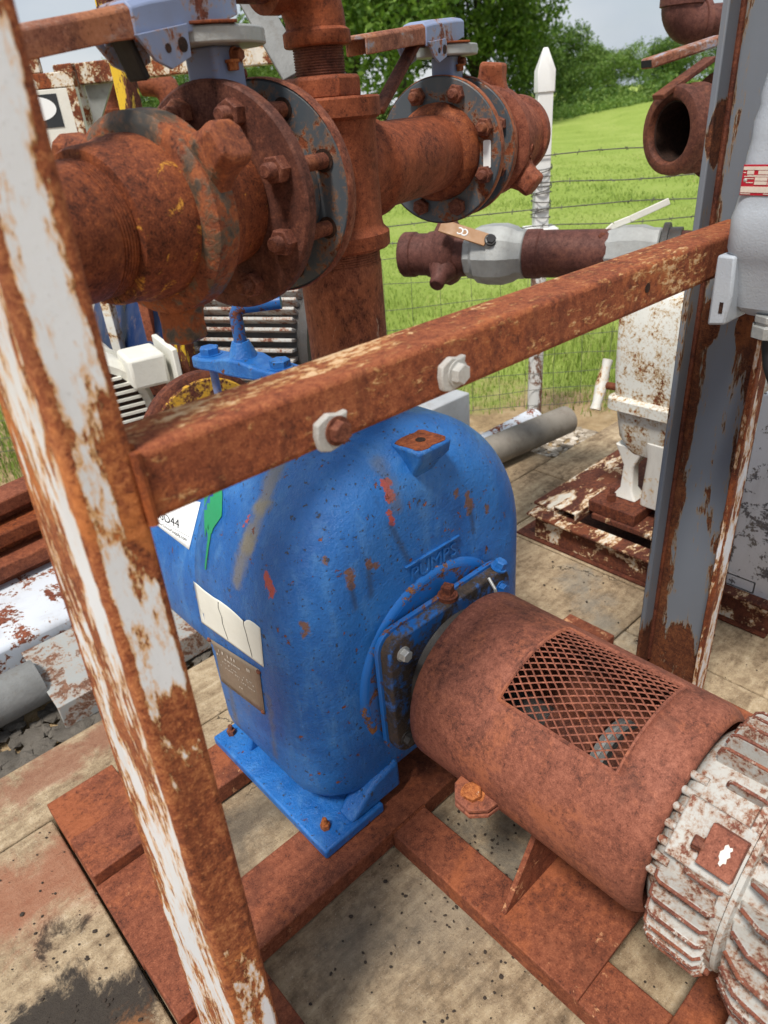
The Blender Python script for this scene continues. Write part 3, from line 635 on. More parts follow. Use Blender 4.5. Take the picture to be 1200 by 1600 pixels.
# lifting lugs on the shoulder
for u, v, zt, hw, top in ((657, 688, .985, .050, True), (566, 676, .965, .048, False)):
    q = onz(u, v, zt); x, y = q.x, q.y; b = MB()
    b.loft([[(x + ox + sx * w_, y + oy + sy * d_, z) for sx, sy in ((-1, -1), (1, -1), (1, 1), (-1, 1))] for z, w_, d_, ox, oy in ((.80, .012, .02, .0, .075), (.88, .022, .035, -.002, .045), (.935, .036, .045, -.006, .02), (.958, hw * .9, .046, 0, .004), (zt, hw, .046, 0, 0))])
    lg = b.build('lifting_lug', 'blue', pump, .007, seg=3)
    if top:
        MB().prism([(x + px * .046 * (1 + .05 * math.sin(5 * k)), y + py * .041 * (1 + .06 * math.cos(4 * k))) for k, (px, py) in enumerate([(max(-.95, min(.95, 1.25 * math.cos(t))), max(-.95, min(.95, 1.25 * math.sin(t)))) for t in [2 * PI * i / 20 for i in range(20)]])], 'z', zt - .004, zt + .0012).build('rusted_top', 'rust', lg)
        MB().cyl((x, y, zt + .0010), (x, y, zt + .0022), .011, 18).build('bolt_hole', 'dark_inside', lg)
# raised lettering on the front face
vs, fs = text_mesh('PUMPS', .052, .0032, 0.0)
wv = max(v[0] for v in vs); sx = .150 / wv
LT = MB(); LT.add([(PX - .072 + v[0] * sx * 1.0, YF - .0012 + v[2], .672 + v[1] * 1.0) for v in vs], fs)
LT.build('raised_lettering', 'blue', pump, 0)
MB().box(PX - .085, PX + .09, YF - .006, YF + .004, .716, .7205).build('raised_line', 'blue', pump, .0015)

# thin things stuck on the casing: corners given as photo pixels, shot on to the casing surface
def on_case(st, corners, off):
    (x0, y0), (x1, y1), (x2, y2), (x3, y3) = corners; s_, t = st       # tl, tr, br, bl ; s to the right, t down
    u = (x0 * (1 - s_) + x1 * s_) * (1 - t) + (x3 * (1 - s_) + x2 * s_) * t
    v = (y0 * (1 - s_) + y1 * s_) * (1 - t) + (y3 * (1 - s_) + y2 * s_) * t
    p, n = CASE_HITN(u, v); return p + n * off
def decal(name, corners, mat, parent, off=.0012, n=10, th=.0008, edge=None):
    b = MB(); g = lambda i, j: (i / n, j / n)
    vs = []
    for j in range(n + 1):
        for i in range(n + 1):
            s_, t = i / n, j / n
            if edge: t = edge[i] + (1 - edge[i]) * t
            vs.append(on_case((s_, t), corners, off))
    b.add(vs, [(j * (n + 1) + i, j * (n + 1) + i + 1, (j + 1) * (n + 1) + i + 1, (j + 1) * (n + 1) + i) for j in range(n) for i in range(n)])
    o = b.build(name, mat, parent, 0, 60); m = o.modifiers.new('thickness', 'SOLIDIFY'); m.thickness = th; m.offset = 0; return o
def decal_shape(name, polys, corners, mat, parent, off=.0022):
    b = MB()
    for poly in polys: b.add([on_case(p, corners, off) for p in poly], [tuple(range(len(poly)))])
    return b.build(name, mat, parent, 0, 60)
def decal_text(name, body, rect, corners, mat, parent, off=.0026, bold=0.0):
    vs, fs = text_mesh(body, 1.0, 0, bold); x0 = min(v[0] for v in vs); x1 = max(v[0] for v in vs); y0 = min(v[1] for v in vs); y1 = max(v[1] for v in vs)
    b = MB(); b.add([on_case((rect[0] + (v[0] - x0) / (x1 - x0) * (rect[2] - rect[0]), rect[3] - (v[1] - y0) / (y1 - y0) * (rect[3] - rect[1])), corners, off) for v in vs], fs)
    return b.build(name, mat, parent, 0, 60)
QP = [(303, 908), (407, 978), (413, 1042), (316, 972)]
pl = decal('paper_label', QP, 'paper', pump, .0014, 24, .0009, [0, .005, .02, .04, .05, .055, .06, .065, .06, .05, .05, .055, .06, .07, .085, .10, .12, .15, .17, .08, .03, .02, .02, .03, .05]); pl['label'] = 'torn blank cream paper label'
for xs_ in ((.36, .345, .38, .375, .40, .43), (.74, .735, .76, .775, .80, .815)):
    ps = [(x, .10 + .85 * i / 5) for i, x in enumerate(xs_)]
    decal_shape('crease', [[ps[i], (ps[i][0] + .012, ps[i][1]), (ps[i + 1][0] + .010, ps[i + 1][1]), ps[i + 1]] for i in range(5)], QP, 'grease', pl)
QN = [(325, 995), (406, 1046), (415, 1116), (337, 1056)]
npl = decal('nameplate', QN, 'nameplate', pump, .0016, 8, .0012); npl['label'] = 'dull brown metal nameplate with worn print'
def marks(rows, seed):
    r = random.Random(seed); P = []
    for (y, h, x0, x1) in rows:
        x = x0
        while x < x1:
            w_ = r.uniform(.008, .03)
            if r.random() < .72: P.append([(x, y), (x + w_, y), (x + w_ * .95, y + h * r.uniform(.5, 1)), (x + r.uniform(0, .004), y + h * r.uniform(.6, 1))])
            x += w_ + r.uniform(.006, .02)
    return P
decal_shape('worn_print', marks([(.13, .085, .20, .52), (.14, .08, .66, .80), (.25, .06, .12, .22), (.27, .05, .30, .60), (.38, .035, .25, .38), (.42, .03, .42, .80), (.50, .035, .2, .62), (.47, .03, .68, .84), (.58, .025, .50, .84), (.74, .04, .42, .64)], 3), QN, 'plate_text', npl, .0036)
for s_, t in ((.03, .04), (.985, .05), (.03, .93), (.97, .96)):
    p = on_case((s_, t), QN, .002); bolt(npl, p, (-1, -.15, 0), .0065, .006, 'bolt_rust', 'rivet')
QS = [(205, 758), (314, 785), (296, 859), (246, 821)]
stk = decal('sticker', QS, 'sticker', pump, .0014, 8, .0006); stk['label'] = 'white sticker with handwritten code'
decal_text('handwriting', '000D44', (.08, .50, .70, .70), QS, 'ink', stk)
decal_text('print', 'www.DenurSupply.com', (.06, .80, .90, .90), QS, 'ink', stk)
decal_shape('rule_line', [[(.05, .755), (.95, .755), (.95, .763), (.05, .763)]], QS, 'ink', stk)
QG = [(300, 766), (360, 766), (360, 896), (300, 896)]
def rows(R): return [[(a0 + (b0 - a0) * k / 6, t0), (a0 + (b0 - a0) * (k + 1) / 6, t0), (a1 + (b1 - a1) * (k + 1) / 6, t1), (a1 + (b1 - a1) * k / 6, t1)] for (t0, a0, b0), (t1, a1, b1) in zip(R, R[1:]) for k in range(6)]
gp = decal_shape('green_paint_drip', rows([(0, .34, .80), (.08, .33, .81), (.16, .335, .80), (.24, .335, .80), (.31, .34, .79), (.36, .35, .72), (.41, .37, .64), (.46, .39, .57), (.52, .42, .53)])
    + rows([(.30, .335, .39), (.40, .34, .385), (.50, .35, .38), (.56, .36, .37)]) + rows([(.40, .42, .47), (.48, .425, .46), (.58, .435, .45)])
    + rows([(.50, .43, .52), (.58, .43, .495), (.66, .405, .465), (.74, .39, .44), (.82, .37, .415), (.90, .35, .395), (.95, .355, .385)]), QG, 'green_paint', pump, .0022)
# fill cover clamp bar with screw handle on top of the casing
cl = [ony(330, 560, 1.62), ony(437, 585, 1.62)]
ZK = .985
p0 = onz(330, 562, 1.055); p1 = onz(440, 583, 1.055); dr = (p1 - p0).normalized(); sd_ = Vector((dr.y, -dr.x, 0))
mid = (p0 + p1) / 2
b = MB()
ring_ = []
Ln = (p1 - p0).length
for t, hw, zt in ((-.045, .026, .012), (-.03, .038, .014), (.0, .042, .015), (.05, .038, .016), (Ln * .38, .044, .028), (Ln * .62, .044, .028), (Ln - .05, .038, .016), (Ln, .042, .015), (Ln + .03, .038, .014), (Ln + .045, .026, .012)):
    c = p0 + dr * t; ring_.append([c + sd_ * (sx * hw) + Vector((0, 0, sz * (zt if sz > 0 else .016))) for sx, sz in ((-1, -1), (1, -1), (1, 1), (-1, 1))])
b.loft(ring_); clamp = b.build('clamp_bar', 'blue', pump, .006, seg=3)
b = MB(); b.lathe(mid + Vector((0, 0, .02)), (0, 0, 1), [(0, .040), (.03, .028), (.045, .022)], 20); b.build('boss', 'blue', clamp)
hz = mid + Vector((0, 0, .06)); tdir = (ROT @ Vector((1, 0, 0))); tdir.z = 0; tdir.normalize()
b = MB(); b.tube([hz, hz + Vector((0, 0, .07)), hz + Vector((0, 0, .082)) + tdir * .006, hz + Vector((0, 0, .088)) + tdir * .024, hz + Vector((0, 0, .092)) + tdir * .115], .0165, 14)
b.build('screw_handle', 'handle_blue', clamp)
for c in (p0, p1): bolt(clamp, c + Vector((0, 0, .0155)), (0, 0, 1), .026, .020, 'blue', 'hex')
for c in (p0, p1): MB().cyl(c + Vector((0, 0, -.20)), c + Vector((0, 0, -.015)), .011, 14).build('stud', 'valve_blue_dark', clamp)
b = MB(); b.lathe((mid.x, mid.y, .74), (0, 0, 1), [(0, .15), (.15, .15), (.165, .13), (.19, .12)], 40); b.build('fill_cover', 'blue', pump, 0)
bolt(clamp, p1 + dr * .03 + sd_ * -.06 + Vector((0, 0, -.012)), (0, 0, 1), .018, .018, 'rust_brown', 'hex')
# suction flange at the back of the pump
b = MB(); b.lathe((PX - .02, 1.76, .74), (0, 1, 0), [(0, .10), (.10, .10), (.12, .13), (.13, .20), (.14, .213), (.17, .213), (.175, .20), (.176, .09)], 56); sf = b.build('suction_flange', 'rust_brown', pump)
b = MB(); b.lathe((PX - .02, 1.76, .74), (0, 1, 0), [(.1195, .135), (.1245, .190), (.131, .197), (.13, .15)], 56, False); b.build('yellow_ring', 'yellow_ring', sf)

# ---------------------------------------------------------------- coupling guard, coupling, motor
GR, GY0, GY1 = .212, .288, .835
guard = thing('coupling_guard', (PX, .55, .2), 'rust red drum shaped coupling guard with expanded mesh window, between pump and motor', 'guard')
def gp_(th, y, r=GR): return (PX + r * math.cos(th), y, SHZ + r * math.sin(th))
NT, NY = 96, 28
W0, W1, WY0, WY1 = math.radians(64), math.radians(132.5), .386, .645
def in_win(th, y): return W0 < th < W1 and WY0 < y < WY1
ths = sorted(set([2 * PI * i / NT for i in range(NT)] + [W0, W1])); yy_ = sorted(set([GY0 + (GY1 - GY0) * i / NY for i in range(NY + 1)] + [WY0, WY1, GY0 + .005, GY0 + .010, GY0 + .015, GY0 + .026]))
ths = [t for t in ths if all(abs(t - w_) > .012 or t == w_ for w_ in (W0, W1))]
yy_ = [t for t in yy_ if all(abs(t - w_) > .004 or t == w_ for w_ in (WY0, WY1))]
b = MB(); nt_, ny_ = len(ths), len(yy_); vs = []; lo = math.radians(-118); 
for t in ths:
    for y in yy_:
        r = GR + .0012 * math.sin(t * 5 + y * 9)
        e = y - GY0
        if e < .032: r -= .020 * (1 - e / .032) ** 2
        vs.append(gp_(t, y, r))
fs = []
for i in range(nt_):
    j = (i + 1) % nt_; tm = (ths[i] + (ths[j] if j else 2 * PI)) / 2
    for k in range(ny_ - 1):
        ym = (yy_[k] + yy_[k + 1]) / 2
        if not in_win(tm, ym): fs.append((i * ny_ + k, j * ny_ + k, j * ny_ + k + 1, i * ny_ + k + 1))
b.add(vs, fs); shell = b.build('shell', 'rust_guard', guard, 0, 50)
m = shell.modifiers.new('thickness', 'SOLIDIFY'); m.thickness = .004; m.offset = -1
b = MB()
for (t0, y0, t1, y1) in ((W0, WY0, W1, WY0), (W1, WY0, W1, WY1), (W1, WY1, W0, WY1), (W0, WY1, W0, WY0)):
    b.tube([gp_(t0 + (t1 - t0) * i / 16, y0 + (y1 - y0) * i / 16, GR - .002) for i in range(17)], .0042, 6)
b.build('window_rim', 'rust_guard', guard)
# corner fillets of the window
for (tc_, st_), (yc_, sy_) in ((( W0, 1), (WY1, -1)), ((W1, -1), (WY1, -1)), ((W1, -1), (WY0, 1)), ((W0, 1), (WY0, 1))):
    rr = .035 if (tc_ == W0 and yc_ == WY1) else .014
    pts = [(0, 0)] + [(rr - rr * math.cos(a), rr - rr * math.sin(a)) for a in [PI / 2 * i / 6 for i in range(7)]]
    b = MB(); b.add([gp_(tc_ + st_ * px / GR, yc_ + sy_ * py, GR - .001) for px, py in pts], [tuple(range(len(pts)))])
    o = b.build('window_corner', 'rust_guard', guard); mm = o.modifiers.new('thickness', 'SOLIDIFY'); mm.thickness = .004
# expanded metal: strands in a diamond pattern
b = MB(); dl, dw = .0262, .0092                    # long way round the drum? short way along it
arc = (W1 - W0) * GR; ln = WY1 - WY0
def strand(p0, p1):
    pts = []
    for i in range(5):
        f_ = i / 4; a_, y_ = p0[0] + (p1[0] - p0[0]) * f_, p0[1] + (p1[1] - p0[1]) * f_
        # slightly wavy strand, flat at the bonds
        wv_ = math.sin(PI * f_)
        pts.append(gp_(W0 + a_ / GR, WY0 + y_, GR - .0055 + .0012 * wv_))
    b.tube(pts, .0019, 4, True)
na, nl = int(arc / dw) + 2, int(ln / dl) + 2
for ia in range(-1, na + 1):
    for il in range(-1, nl + 1):
        a0, y0 = ia * dw, il * dl + (dl / 2 if ia % 2 else 0)
        for sy_ in (1, -1):
            p0, p1 = (a0, y0), (a0 + dw, y0 + sy_ * dl / 2)
            if -.002 < p0[0] and p1[0] < arc + dw * .5 and -.01 < min(p0[1], p1[1]) and max(p0[1], p1[1]) < ln + .01: strand(p0, p1)
b.build('expanded_mesh', 'rust_guard', guard, 0, 60)
for ya in (.645,):
    for zc in (.352,):
        c = Vector((PX - GR * .985, ya, zc + .004)); b = MB()
        for dz_ in (-.010, .006):
            b.prism([(c.x + .03, ya - .052), (c.x + .03, ya + .052), (c.x - .018, ya + .046), (c.x - .046, ya + .020), (c.x - .048, ya - .020), (c.x - .020, ya - .046)], 'z', zc + dz_, zc + dz_ + .010)
        lug = b.build('bolt_lug', 'rust_guard', guard, .002)
        bolt(lug, (c.x - .014, ya, zc + .0165), (-.2, -.1, 1), .020, .016, 'bolt_orange', 'hex')
        bolt(lug, (c.x - .014, ya, zc - .0105), (0, 0, -1), .018, .013, 'bolt_orange', 'hex')
c = Vector((PX + GR * .97, .60, .36)); b = MB(); b.box(c.x - .01, c.x + .035, .57, .63, .35, .362); b.build('bolt_lug', 'rust_guard', guard, .002)
cp = thing('shaft_coupling', (PX, .52, SHZ), 'dark jaw coupling on the shaft seen through the guard mesh', 'coupling')  # shaft and insert coloured dark, painting in the shade inside the guard
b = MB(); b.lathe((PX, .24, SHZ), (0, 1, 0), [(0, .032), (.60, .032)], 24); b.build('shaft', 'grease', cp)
b = MB(); b.lathe((PX, .36, SHZ), (0, 1, 0), [(0, .055), (.04, .055), (.045, .09), (.085, .09), (.09, .055), (.1, .055)], 36); b.build('hub', 'rust_brown', cp)
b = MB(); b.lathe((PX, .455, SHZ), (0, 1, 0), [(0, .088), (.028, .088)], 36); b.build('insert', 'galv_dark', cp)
b = MB(); b.lathe((PX, .466, SHZ), (0, 1, 0), [(0, .0905), (.006, .0905)], 36); b.build('band', 'galv', cp)
b = MB(); b.lathe((PX, .485, SHZ), (0, 1, 0), [(0, .055), (.002, .09), (.045, .09), (.05, .055), (.12, .055)], 36); b.build('hub', 'rust_brown', cp)

motor = thing('electric_motor', (PX, 0, .10), 'white and rust finned electric motor beside the coupling guard', 'motor')
MR = .196
b = MB(); b.lathe((PX, .30, SHZ), (0, -1, 0), [(0, .10), (.002, .165), (.018, .185), (.03, .190), (.118, .196), (.122, .206), (.136, .206)], 72); eb = b.build('end_bell', 'motor', motor, 0, 40)
b = MB(); b.lathe((PX, .163, SHZ), (0, -1, 0), [(0, .206), (.008, .206), (.012, MR), (.62, MR), (.63, .12)], 72); st = b.build('stator_frame', 'motor', motor, 0, 40)
def fin(a, y0, y1, r0, r1, th, parent, mat='motor_edge', name='fin', round_=True):
    ca, sa = math.cos(a), math.sin(a); t = Vector((-sa, 0, ca)); rd = Vector((ca, 0, sa)); c = Vector((PX, 0, SHZ))
    L = abs(y1 - y0); n = 5; pts = []
    prof = [(y0, r0), (y0 + (y1 - y0) * .015, r0 + (r1 - r0) * .45), (y0 + (y1 - y0) * .07, r0 + (r1 - r0) * .88), (y0 + (y1 - y0) * .16, r1), (y1 - (y1 - y0) * .08, r1), (y1, r1 - (r1 - r0) * .2), (y1, r0)]
    f_ = [c + Vector((0, y, 0)) + rd * r + t * (s_ * th * (1.0 if r < (r0 + r1) / 2 else .7)) for s_ in (-1, 1) for y, r in prof]
    k = len(prof); edge_ = [c + Vector((0, y, 0)) + rd * (r + .0012) for y, r in prof[1:6]]; b = MB(); b.add(f_, [tuple(range(k)), tuple(range(k, 2 * k))[::-1]] + [(i, k + i, k + (i + 1) % k, (i + 1) % k) for i in range(k)])
    fo = b.build(name, mat, parent, .0025)
    MB().tube(edge_, th * .86, 6).build('fin_edge', 'fin_rust', fo, 0, 60)
    return fo
angs = [math.radians(a) for a in (62, 71, 80, 89, 98, 160, 169, 178, 187, 196, 205, 214)]
for a in angs: fin(a, .272, .172, MR - .014, MR + .034, .0036, eb, 'motor')
for a in (math.radians(109), math.radians(151)): fin(a, .236, .174, MR - .012, MR + .022, .0036, eb, 'motor')
for k in range(18):
    a = math.radians(52 + k * 11); fin(a, .152, -.42, MR - .004, MR + .052, .0042, st, 'motor')
# flat pad with a rusted block and bolts on the end bell, short vent stubs behind
pa = math.radians(136); rd = Vector((math.cos(pa), 0, math.sin(pa))); tg = Vector((-math.sin(pa), 0, math.cos(pa))); c0 = Vector((PX, 0, SHZ))
def pad(y0, y1, hw, r0, r1, name, mat, parent, bev=.003, a=None):
    rd_, tg_ = (rd, tg) if a is None else (Vector((math.cos(a), 0, math.sin(a))), Vector((-math.sin(a), 0, math.cos(a))))
    vs = [c0 + Vector((0, y, 0)) + tg_ * (s_ * hw) + rd_ * r for r in (r0, r1) for y, s_ in ((y0, -1), (y1, -1), (y1, 1), (y0, 1))]
    b = MB(); b.add(vs, [(0, 1, 2, 3), (7, 6, 5, 4), (0, 4, 5, 1), (1, 5, 6, 2), (2, 6, 7, 3), (3, 7, 4, 0)]); return b.build(name, mat, parent, bev)
pd = pad(.272, .166, .052, .155, MR + .007, 'flat_pad', 'motor', eb)
blk = pad(.222, .168, .034, .18, MR + .030, 'clamp_block', 'rust_guard', eb, .0018)
bolt(eb, c0 + Vector((0, .223, 0)) + tg * .008 + rd * (MR + .018), tuple(Vector((0, 1, 0)) + rd * .25), .011, .016, 'bolt_rust', 'hex')
cpts = [(-.007, -.016), (-.003, -.014), (.002, -.017), (.006, -.013), (.005, -.007), (.009, -.002), (.008, .006), (.004, .010), (.004, .016), (-.001, .018), (-.003, .012), (-.008, .010), (-.006, .003), (-.010, -.002), (-.006, -.008), (-.009, -.012)]
b = MB(); b.add([c0 + Vector((0, .190 + px * .8, 0)) + tg * pz + rd * (MR + .0308) for px, pz in cpts], [tuple(range(len(cpts)))]); b.build('paint_chip', 'cast_white', blk)
blk2 = pad(.215, .168, .030, .18, MR + .030, 'clamp_block', 'rust_guard', eb, .004, math.radians(232))
pad(.275, .166, .045, .16, MR + .016, 'flat_pad', 'motor', eb, .003, math.radians(236))
for a in range(112, 168, 9):
    a_ = math.radians(a); r_ = Vector((math.cos(a_), 0, math.sin(a_)))
    MB().tube([c0 + Vector((0, .262, 0)) + r_ * (MR - .006), c0 + Vector((0, .288, 0)) + r_ * (MR - .006), c0 + Vector((0, .296, 0)) + r_ * (MR - .008)], [.0075, .0075, .004], 10).build('vent_rib', 'motor', eb)
for sx in (-1, 1):
    b = MB(); b.prism([(PX + sx * .12, .30), (PX + sx * .24, .105), (PX + sx * .24, .1008), (PX + sx * .10, .1008)] if sx > 0 else [(PX + sx * .10, .1008), (PX + sx * .24, .1008), (PX + sx * .24, .105), (PX + sx * .12, .30)], 'y', -.3, .12)
    b.build('motor_foot', 'motor', motor, .004)

# ---------------------------------------------------------------- discharge piping above the pump (runs along X at y = HY)
HY = 1.19
HDZ = 1.486
def hz_(x): return HDZ
YAW = Matrix.Translation((.945, 1.19, 0)) @ Matrix.Rotation(math.radians(18.8), 4, 'Z') @ Matrix.Translation((-.945, -1.19, 0))   # the header is turned a little against the skid
pipe = thing('discharge_tee', (.945, HY, 1.0), 'rusty threaded pipe tee and elbow standing on top of the blue pump', 'pipe fitting')
def thread(t0, t1, r, pitch=.0045, dep_=.0016):
    pr = []; t = t0
    while t < t1 - pitch: pr += [(t, r), (t + pitch * .45, r), (t + pitch * .6, r - dep_), (t + pitch * .9, r - dep_)]; t += pitch
    return pr
b = MB(); b.lathe((.945, HY, .96), (0, 0, 1), [(0, .0845), (.365, .0845)] + thread(.365, .395, .0835) + [(.41, .08)], 48); b.build('riser_pipe', 'rust_pale', pipe)
b = MB(); b.lathe((.945, HY, 1.352), (0, 0, 1), [(0, .085), (.001, .101), (.006, .106), (.030, .106), (.040, .096), (.05, .0935), (.22, .0935), (.228, .096), (.234, .105), (.262, .105), (.266, .102), (.266, .07)], 56)
b.build('tee', 'rust_tee', pipe)
XF = YAW
b = MB(); b.lathe((.945, HY, HDZ), (1, 0, 0), [(0, .088), (.1, .089), (.110, .096), (.137, .096), (.140, .092), (.140, .075)], 56); b.build('tee_branch', 'rust_tee', pipe)
XF = None
hexr = lambda r, z: [(.945 + r * math.cos(PI / 3 * i + .3), HY + r * math.sin(PI / 3 * i + .3), z) for i in range(6)]
b = MB(); b.loft([hexr(.071, 1.6185), hexr(.071, 1.648), hexr(.066, 1.653)]); b.build('hex_bushing', 'rust_tee', pipe, .002)
b = MB(); b.lathe((.945, HY, 1.652), (0, 0, 1), thread(0, .05, .046, .0042) + [(.05, .044), (.06, .044)], 40); b.build('nipple', 'rust_brown', pipe)
b = MB(); b.lathe((.945, HY, 1.698), (0, 0, 1), [(0, .045), (.0005, .058), (.003, .0605), (.022, .0605), (.027, .054)], 44)
bend = [(.945, HY, 1.715 + .01)] + [(.945 - .075 * (1 - math.cos(t)), HY, 1.730 + .075 * math.sin(t)) for t in [PI / 2 * i / 10 for i in range(11)]] + [(.865, HY, 1.805)]
b.tube(bend, .0535, 32); b.lathe((.872, HY, 1.805), (-1, 0, 0), [(0, .054), (.005, .0605), (.03, .0605), (.032, .045)], 44); b.build('elbow', 'rust_tee', pipe, 0, 50)
b = MB(); b.cyl((.842, HY, 1.805), (.765, HY, 1.805), .045, 36); b.build('branch_pipe', 'rust_brown', pipe)
XF = YAW
b = MB(); b.lathe((1.08, HY, HDZ), (1, 0, 0), [(0, .0845), (.36, .0845)], 48); b.build('branch_pipe', 'rust_tee', pipe)
b = MB(); b.lathe((1.400, HY, HDZ), (1, 0, 0), [(0, .0848), (.008, .098), (.026, .108), (.0445, .109)], 48); b.build('weld_collar', 'rust', pipe)
b = MB(); b.lathe((.750, HY, HDZ), (1, 0, 0), [(0, .086), (.14, .086)], 40); b.build('branch_pipe', 'rust', pipe)
def flange(x, r, th, mat, parent, boltr, nb, br, a0, hole=.0, side=-1, bm='bolt_rust', br_h=.018, style='stud', skip=()):
    d = Vector((1, 0, 0))
    b = MB(); b.lathe((x, HY, hz_(x)), d, [(0, boltr * .72), (.0005, r - .004), (.004, r), (th - .004, r), (th - .0005, r - .004), (th, boltr * .72)], 72)
    f = b.build('flange', mat, parent, 0, 40)
    for k in range(nb):
        if k in skip: continue
        a = a0 + 2 * PI * k / nb; p = Vector((x, HY + boltr * math.cos(a), hz_(x) + boltr * math.sin(a))) + (d * th if side > 0 else Vector())
        bolt(f, p, d * side, br, br_h, bm, style)
    return f
# left butterfly valve: two flanges clamped by studs, lever on top
lv = thing('butterfly_valve', (.68, HY, 1.3), 'rusty flanged valve with long rust and blue lever, left of the pipe tee', 'valve')
f1 = flange(.611, .168, .026, 'rust_maroon', lv, .133, 8, .0205, math.radians(26), side=-1, br_h=.020)
f2 = flange(.732, .167, .024, 'grey_flange', lv, .133, 8, .02, math.radians(26), side=1, br_h=.018)
b = MB(); b.lathe((.732, HY, HDZ), (1, 0, 0), [(-.001, .1665), (.003, .1688), (.021, .1688), (.025, .1665)], 72, False); b.build('flange_edge', 'rust_pale', f2)
for k in range(8):
    a = math.radians(26) + 2 * PI * k / 8; yk, zk = HY + .133 * math.cos(a), HDZ + .133 * math.sin(a)
    MB().lathe((.634, yk, zk), (1, 0, 0), thread(0, .100, .0122, .0035, .0012), 14).build('stud', 'rust_pale' if k in (5, 6) else 'bolt_rust', lv)
    MB().cyl((.7295, yk, zk), (.7315, yk, zk), .0175, 18).build('bolt_hole', 'dark_inside', f2)
b = MB(); b.lathe((.637, HY, HDZ), (1, 0, 0), [(0, .10), (.002, .112), (.093, .112), (.095, .10)], 48); b.build('valve_body', 'grey_flange', lv)
def lever_set(o, xh, zt, ltan, L, dirx, scale=1.0, matl='lever', tiltz=.06, HY=HY, trig='short'):
    # neck, notch plate, pointer, lever arm (channel shaped), trigger
    nk = MB().prism([(xh + px, HY + py) for px, py in rounded(.036 * scale, .030 * scale, .010)], 'z', zt - .075, zt - .010).build('neck', 'valve_blue_dark', o, .003)
    for dx, dy, dz_ in ((.034, -.012, -.045), (.01, -.031, -.022)):
        bolt(nk, (xh + dx * scale, HY + dy * scale, zt + dz_), (dx, dy, 0) if dy != -.031 else (0, -1, 0), .009, .014, 'bolt_rust', 'hex')
    bolt(nk, (xh - .004, HY - .036, zt - .030), (0, 0, -1), .009, .012, 'bolt_orange', 'hex')
    pts = [(xh + .088 * scale * math.cos(t), HY + .076 * scale * math.sin(t)) for t in [2 * PI * i / 30 for i in range(30)]]
    npz = MB().prism(pts, 'z', zt - .010, zt + .012).build('notch_plate', 'galv', o, .003)
    MB().prism([(xh + (px - xh) * 1.06, HY + (py - HY) * 1.06) for px, py in pts[:22]] + [(xh + .02, HY)], 'z', zt + .0125, zt + .0165).build('rim_plate', 'rust', npz, .001)
    bolt(npz, (xh + .045, HY - .064 * scale, zt + .0005), (.5, -1, 0), .004, .003, 'zinc', 'rivet')
    d = Vector((dirx, 0, tiltz)).normalized(); c = Vector((xh + .030 * -dirx, HY, zt + .050))
    def sect(q, hw, hh): return [q + Vector((0, sy * hw, sz)) for sy, sz in ((-1, -hh * .9), (-1, hh * .35), (-.75, hh * .62), (.75, hh * .62), (1, hh * .35), (1, -hh * .9), (.82, -hh * .9), (.82, hh * .25), (-.82, hh * .25), (-.82, -hh * .9))]
    hl = .215 * scale
    head = MB().loft([sect(c + d * t, hw, hh) for t, hw, hh in ((0, .034, .024), (.05 * scale, .036, .031), (hl * .85, .035, .034), (hl, .031, .029))]).build('lever_head', 'valve_blue', o, .002)
    la = MB().loft([sect(c + d * t, hw, hh) for t, hw, hh in ((hl - .006, .029, .026), (hl + .03, .0255, .0235), (L, .024, .0225))]).build('lever_arm', matl, o, .002)
    for sy in (-1, 1):
        y_ = HY + sy * .0385; T = lambda t, z: ((c + d * t).x, (c + d * t).z + z)
        MB().prism([T(.125 * scale, -.018), (T(.225 * scale, -.018)), T(.198 * scale, -.050 * scale), T(.170 * scale, -.064 * scale), T(.128 * scale, -.056 * scale)], 'y', y_ - .0028, y_ + .0028).build('lever_cheek', 'valve_blue', head, .001)
    for t, r_ in ((.142, .009), (.172, .0055)):
        q = c + d * (t * scale); MB().cyl((q.x, HY - .0425, q.z - .040 * scale), (q.x, HY - .0410, q.z - .040 * scale), r_, 14).build('pin_hole', 'dark_inside', head)
    q = c + d * (.215 * scale); tr = MB()
    if trig == 'short': tr.beam(q + Vector((0, 0, -.012)), q + d * -.022 + Vector((0, 0, -.070)), .034, .010, (1, 0, 0))
    else: tr.beam(q + Vector((0, 0, -.02)), q + d * .19 + Vector((0, 0, -.125)), .030, .012)
    tr.build('trigger', 'black' if trig == 'short' else 'rust_brown', head, .003)
    return la
lever_set(lv, .655, 1.703, 0, .50, -1, 1.0, 'lever_rust', -.155)
# right butterfly valve
rv = thing('butterfly_valve', (1.50, HY, 1.3), 'slate grey flanged valve with a white tag, right of the pipe tee', 'valve')
f1 = flange(1.445, .163, .024, 'grey_flange', rv, .133, 8, .0205, math.radians(23), side=-1, br_h=.018)
b = MB(); b.lathe((1.445, HY, HDZ), (1, 0, 0), [(.002, .1627), (.005, .1645), (.020, .1645), (.023, .1625)], 72, False); b.build('flange_edge', 'rust_pale', f1)
MB().prism([(HY - .128 + px, 1.478 + pz) for px, pz in rounded(.0095, .030, .004)], 'x', 1.4425, 1.4445).build('white_tag', 'sticker', f1)
f2 = flange(1.545, .161, .022, 'grey_flange', rv, .133, 8, .017, math.radians(23), side=-1, br_h=.012)
b = MB(); b.lathe((1.545, HY, HDZ), (1, 0, 0), [(.002, .1607), (.005, .1625), (.018, .1625), (.021, .1605)], 72, False); b.build('flange_edge', 'rust_pale', f2)
b = MB(); b.lathe((1.4695, HY, HDZ), (1, 0, 0), [(0, .10), (.001, .112), (.074, .112), (.075, .10)], 48); b.build('valve_body', 'grey_flange', rv)
lever_set(rv, 1.51, 1.697, 0, .46, -1, .95, 'lever_rust', -.09, HY, 'long')
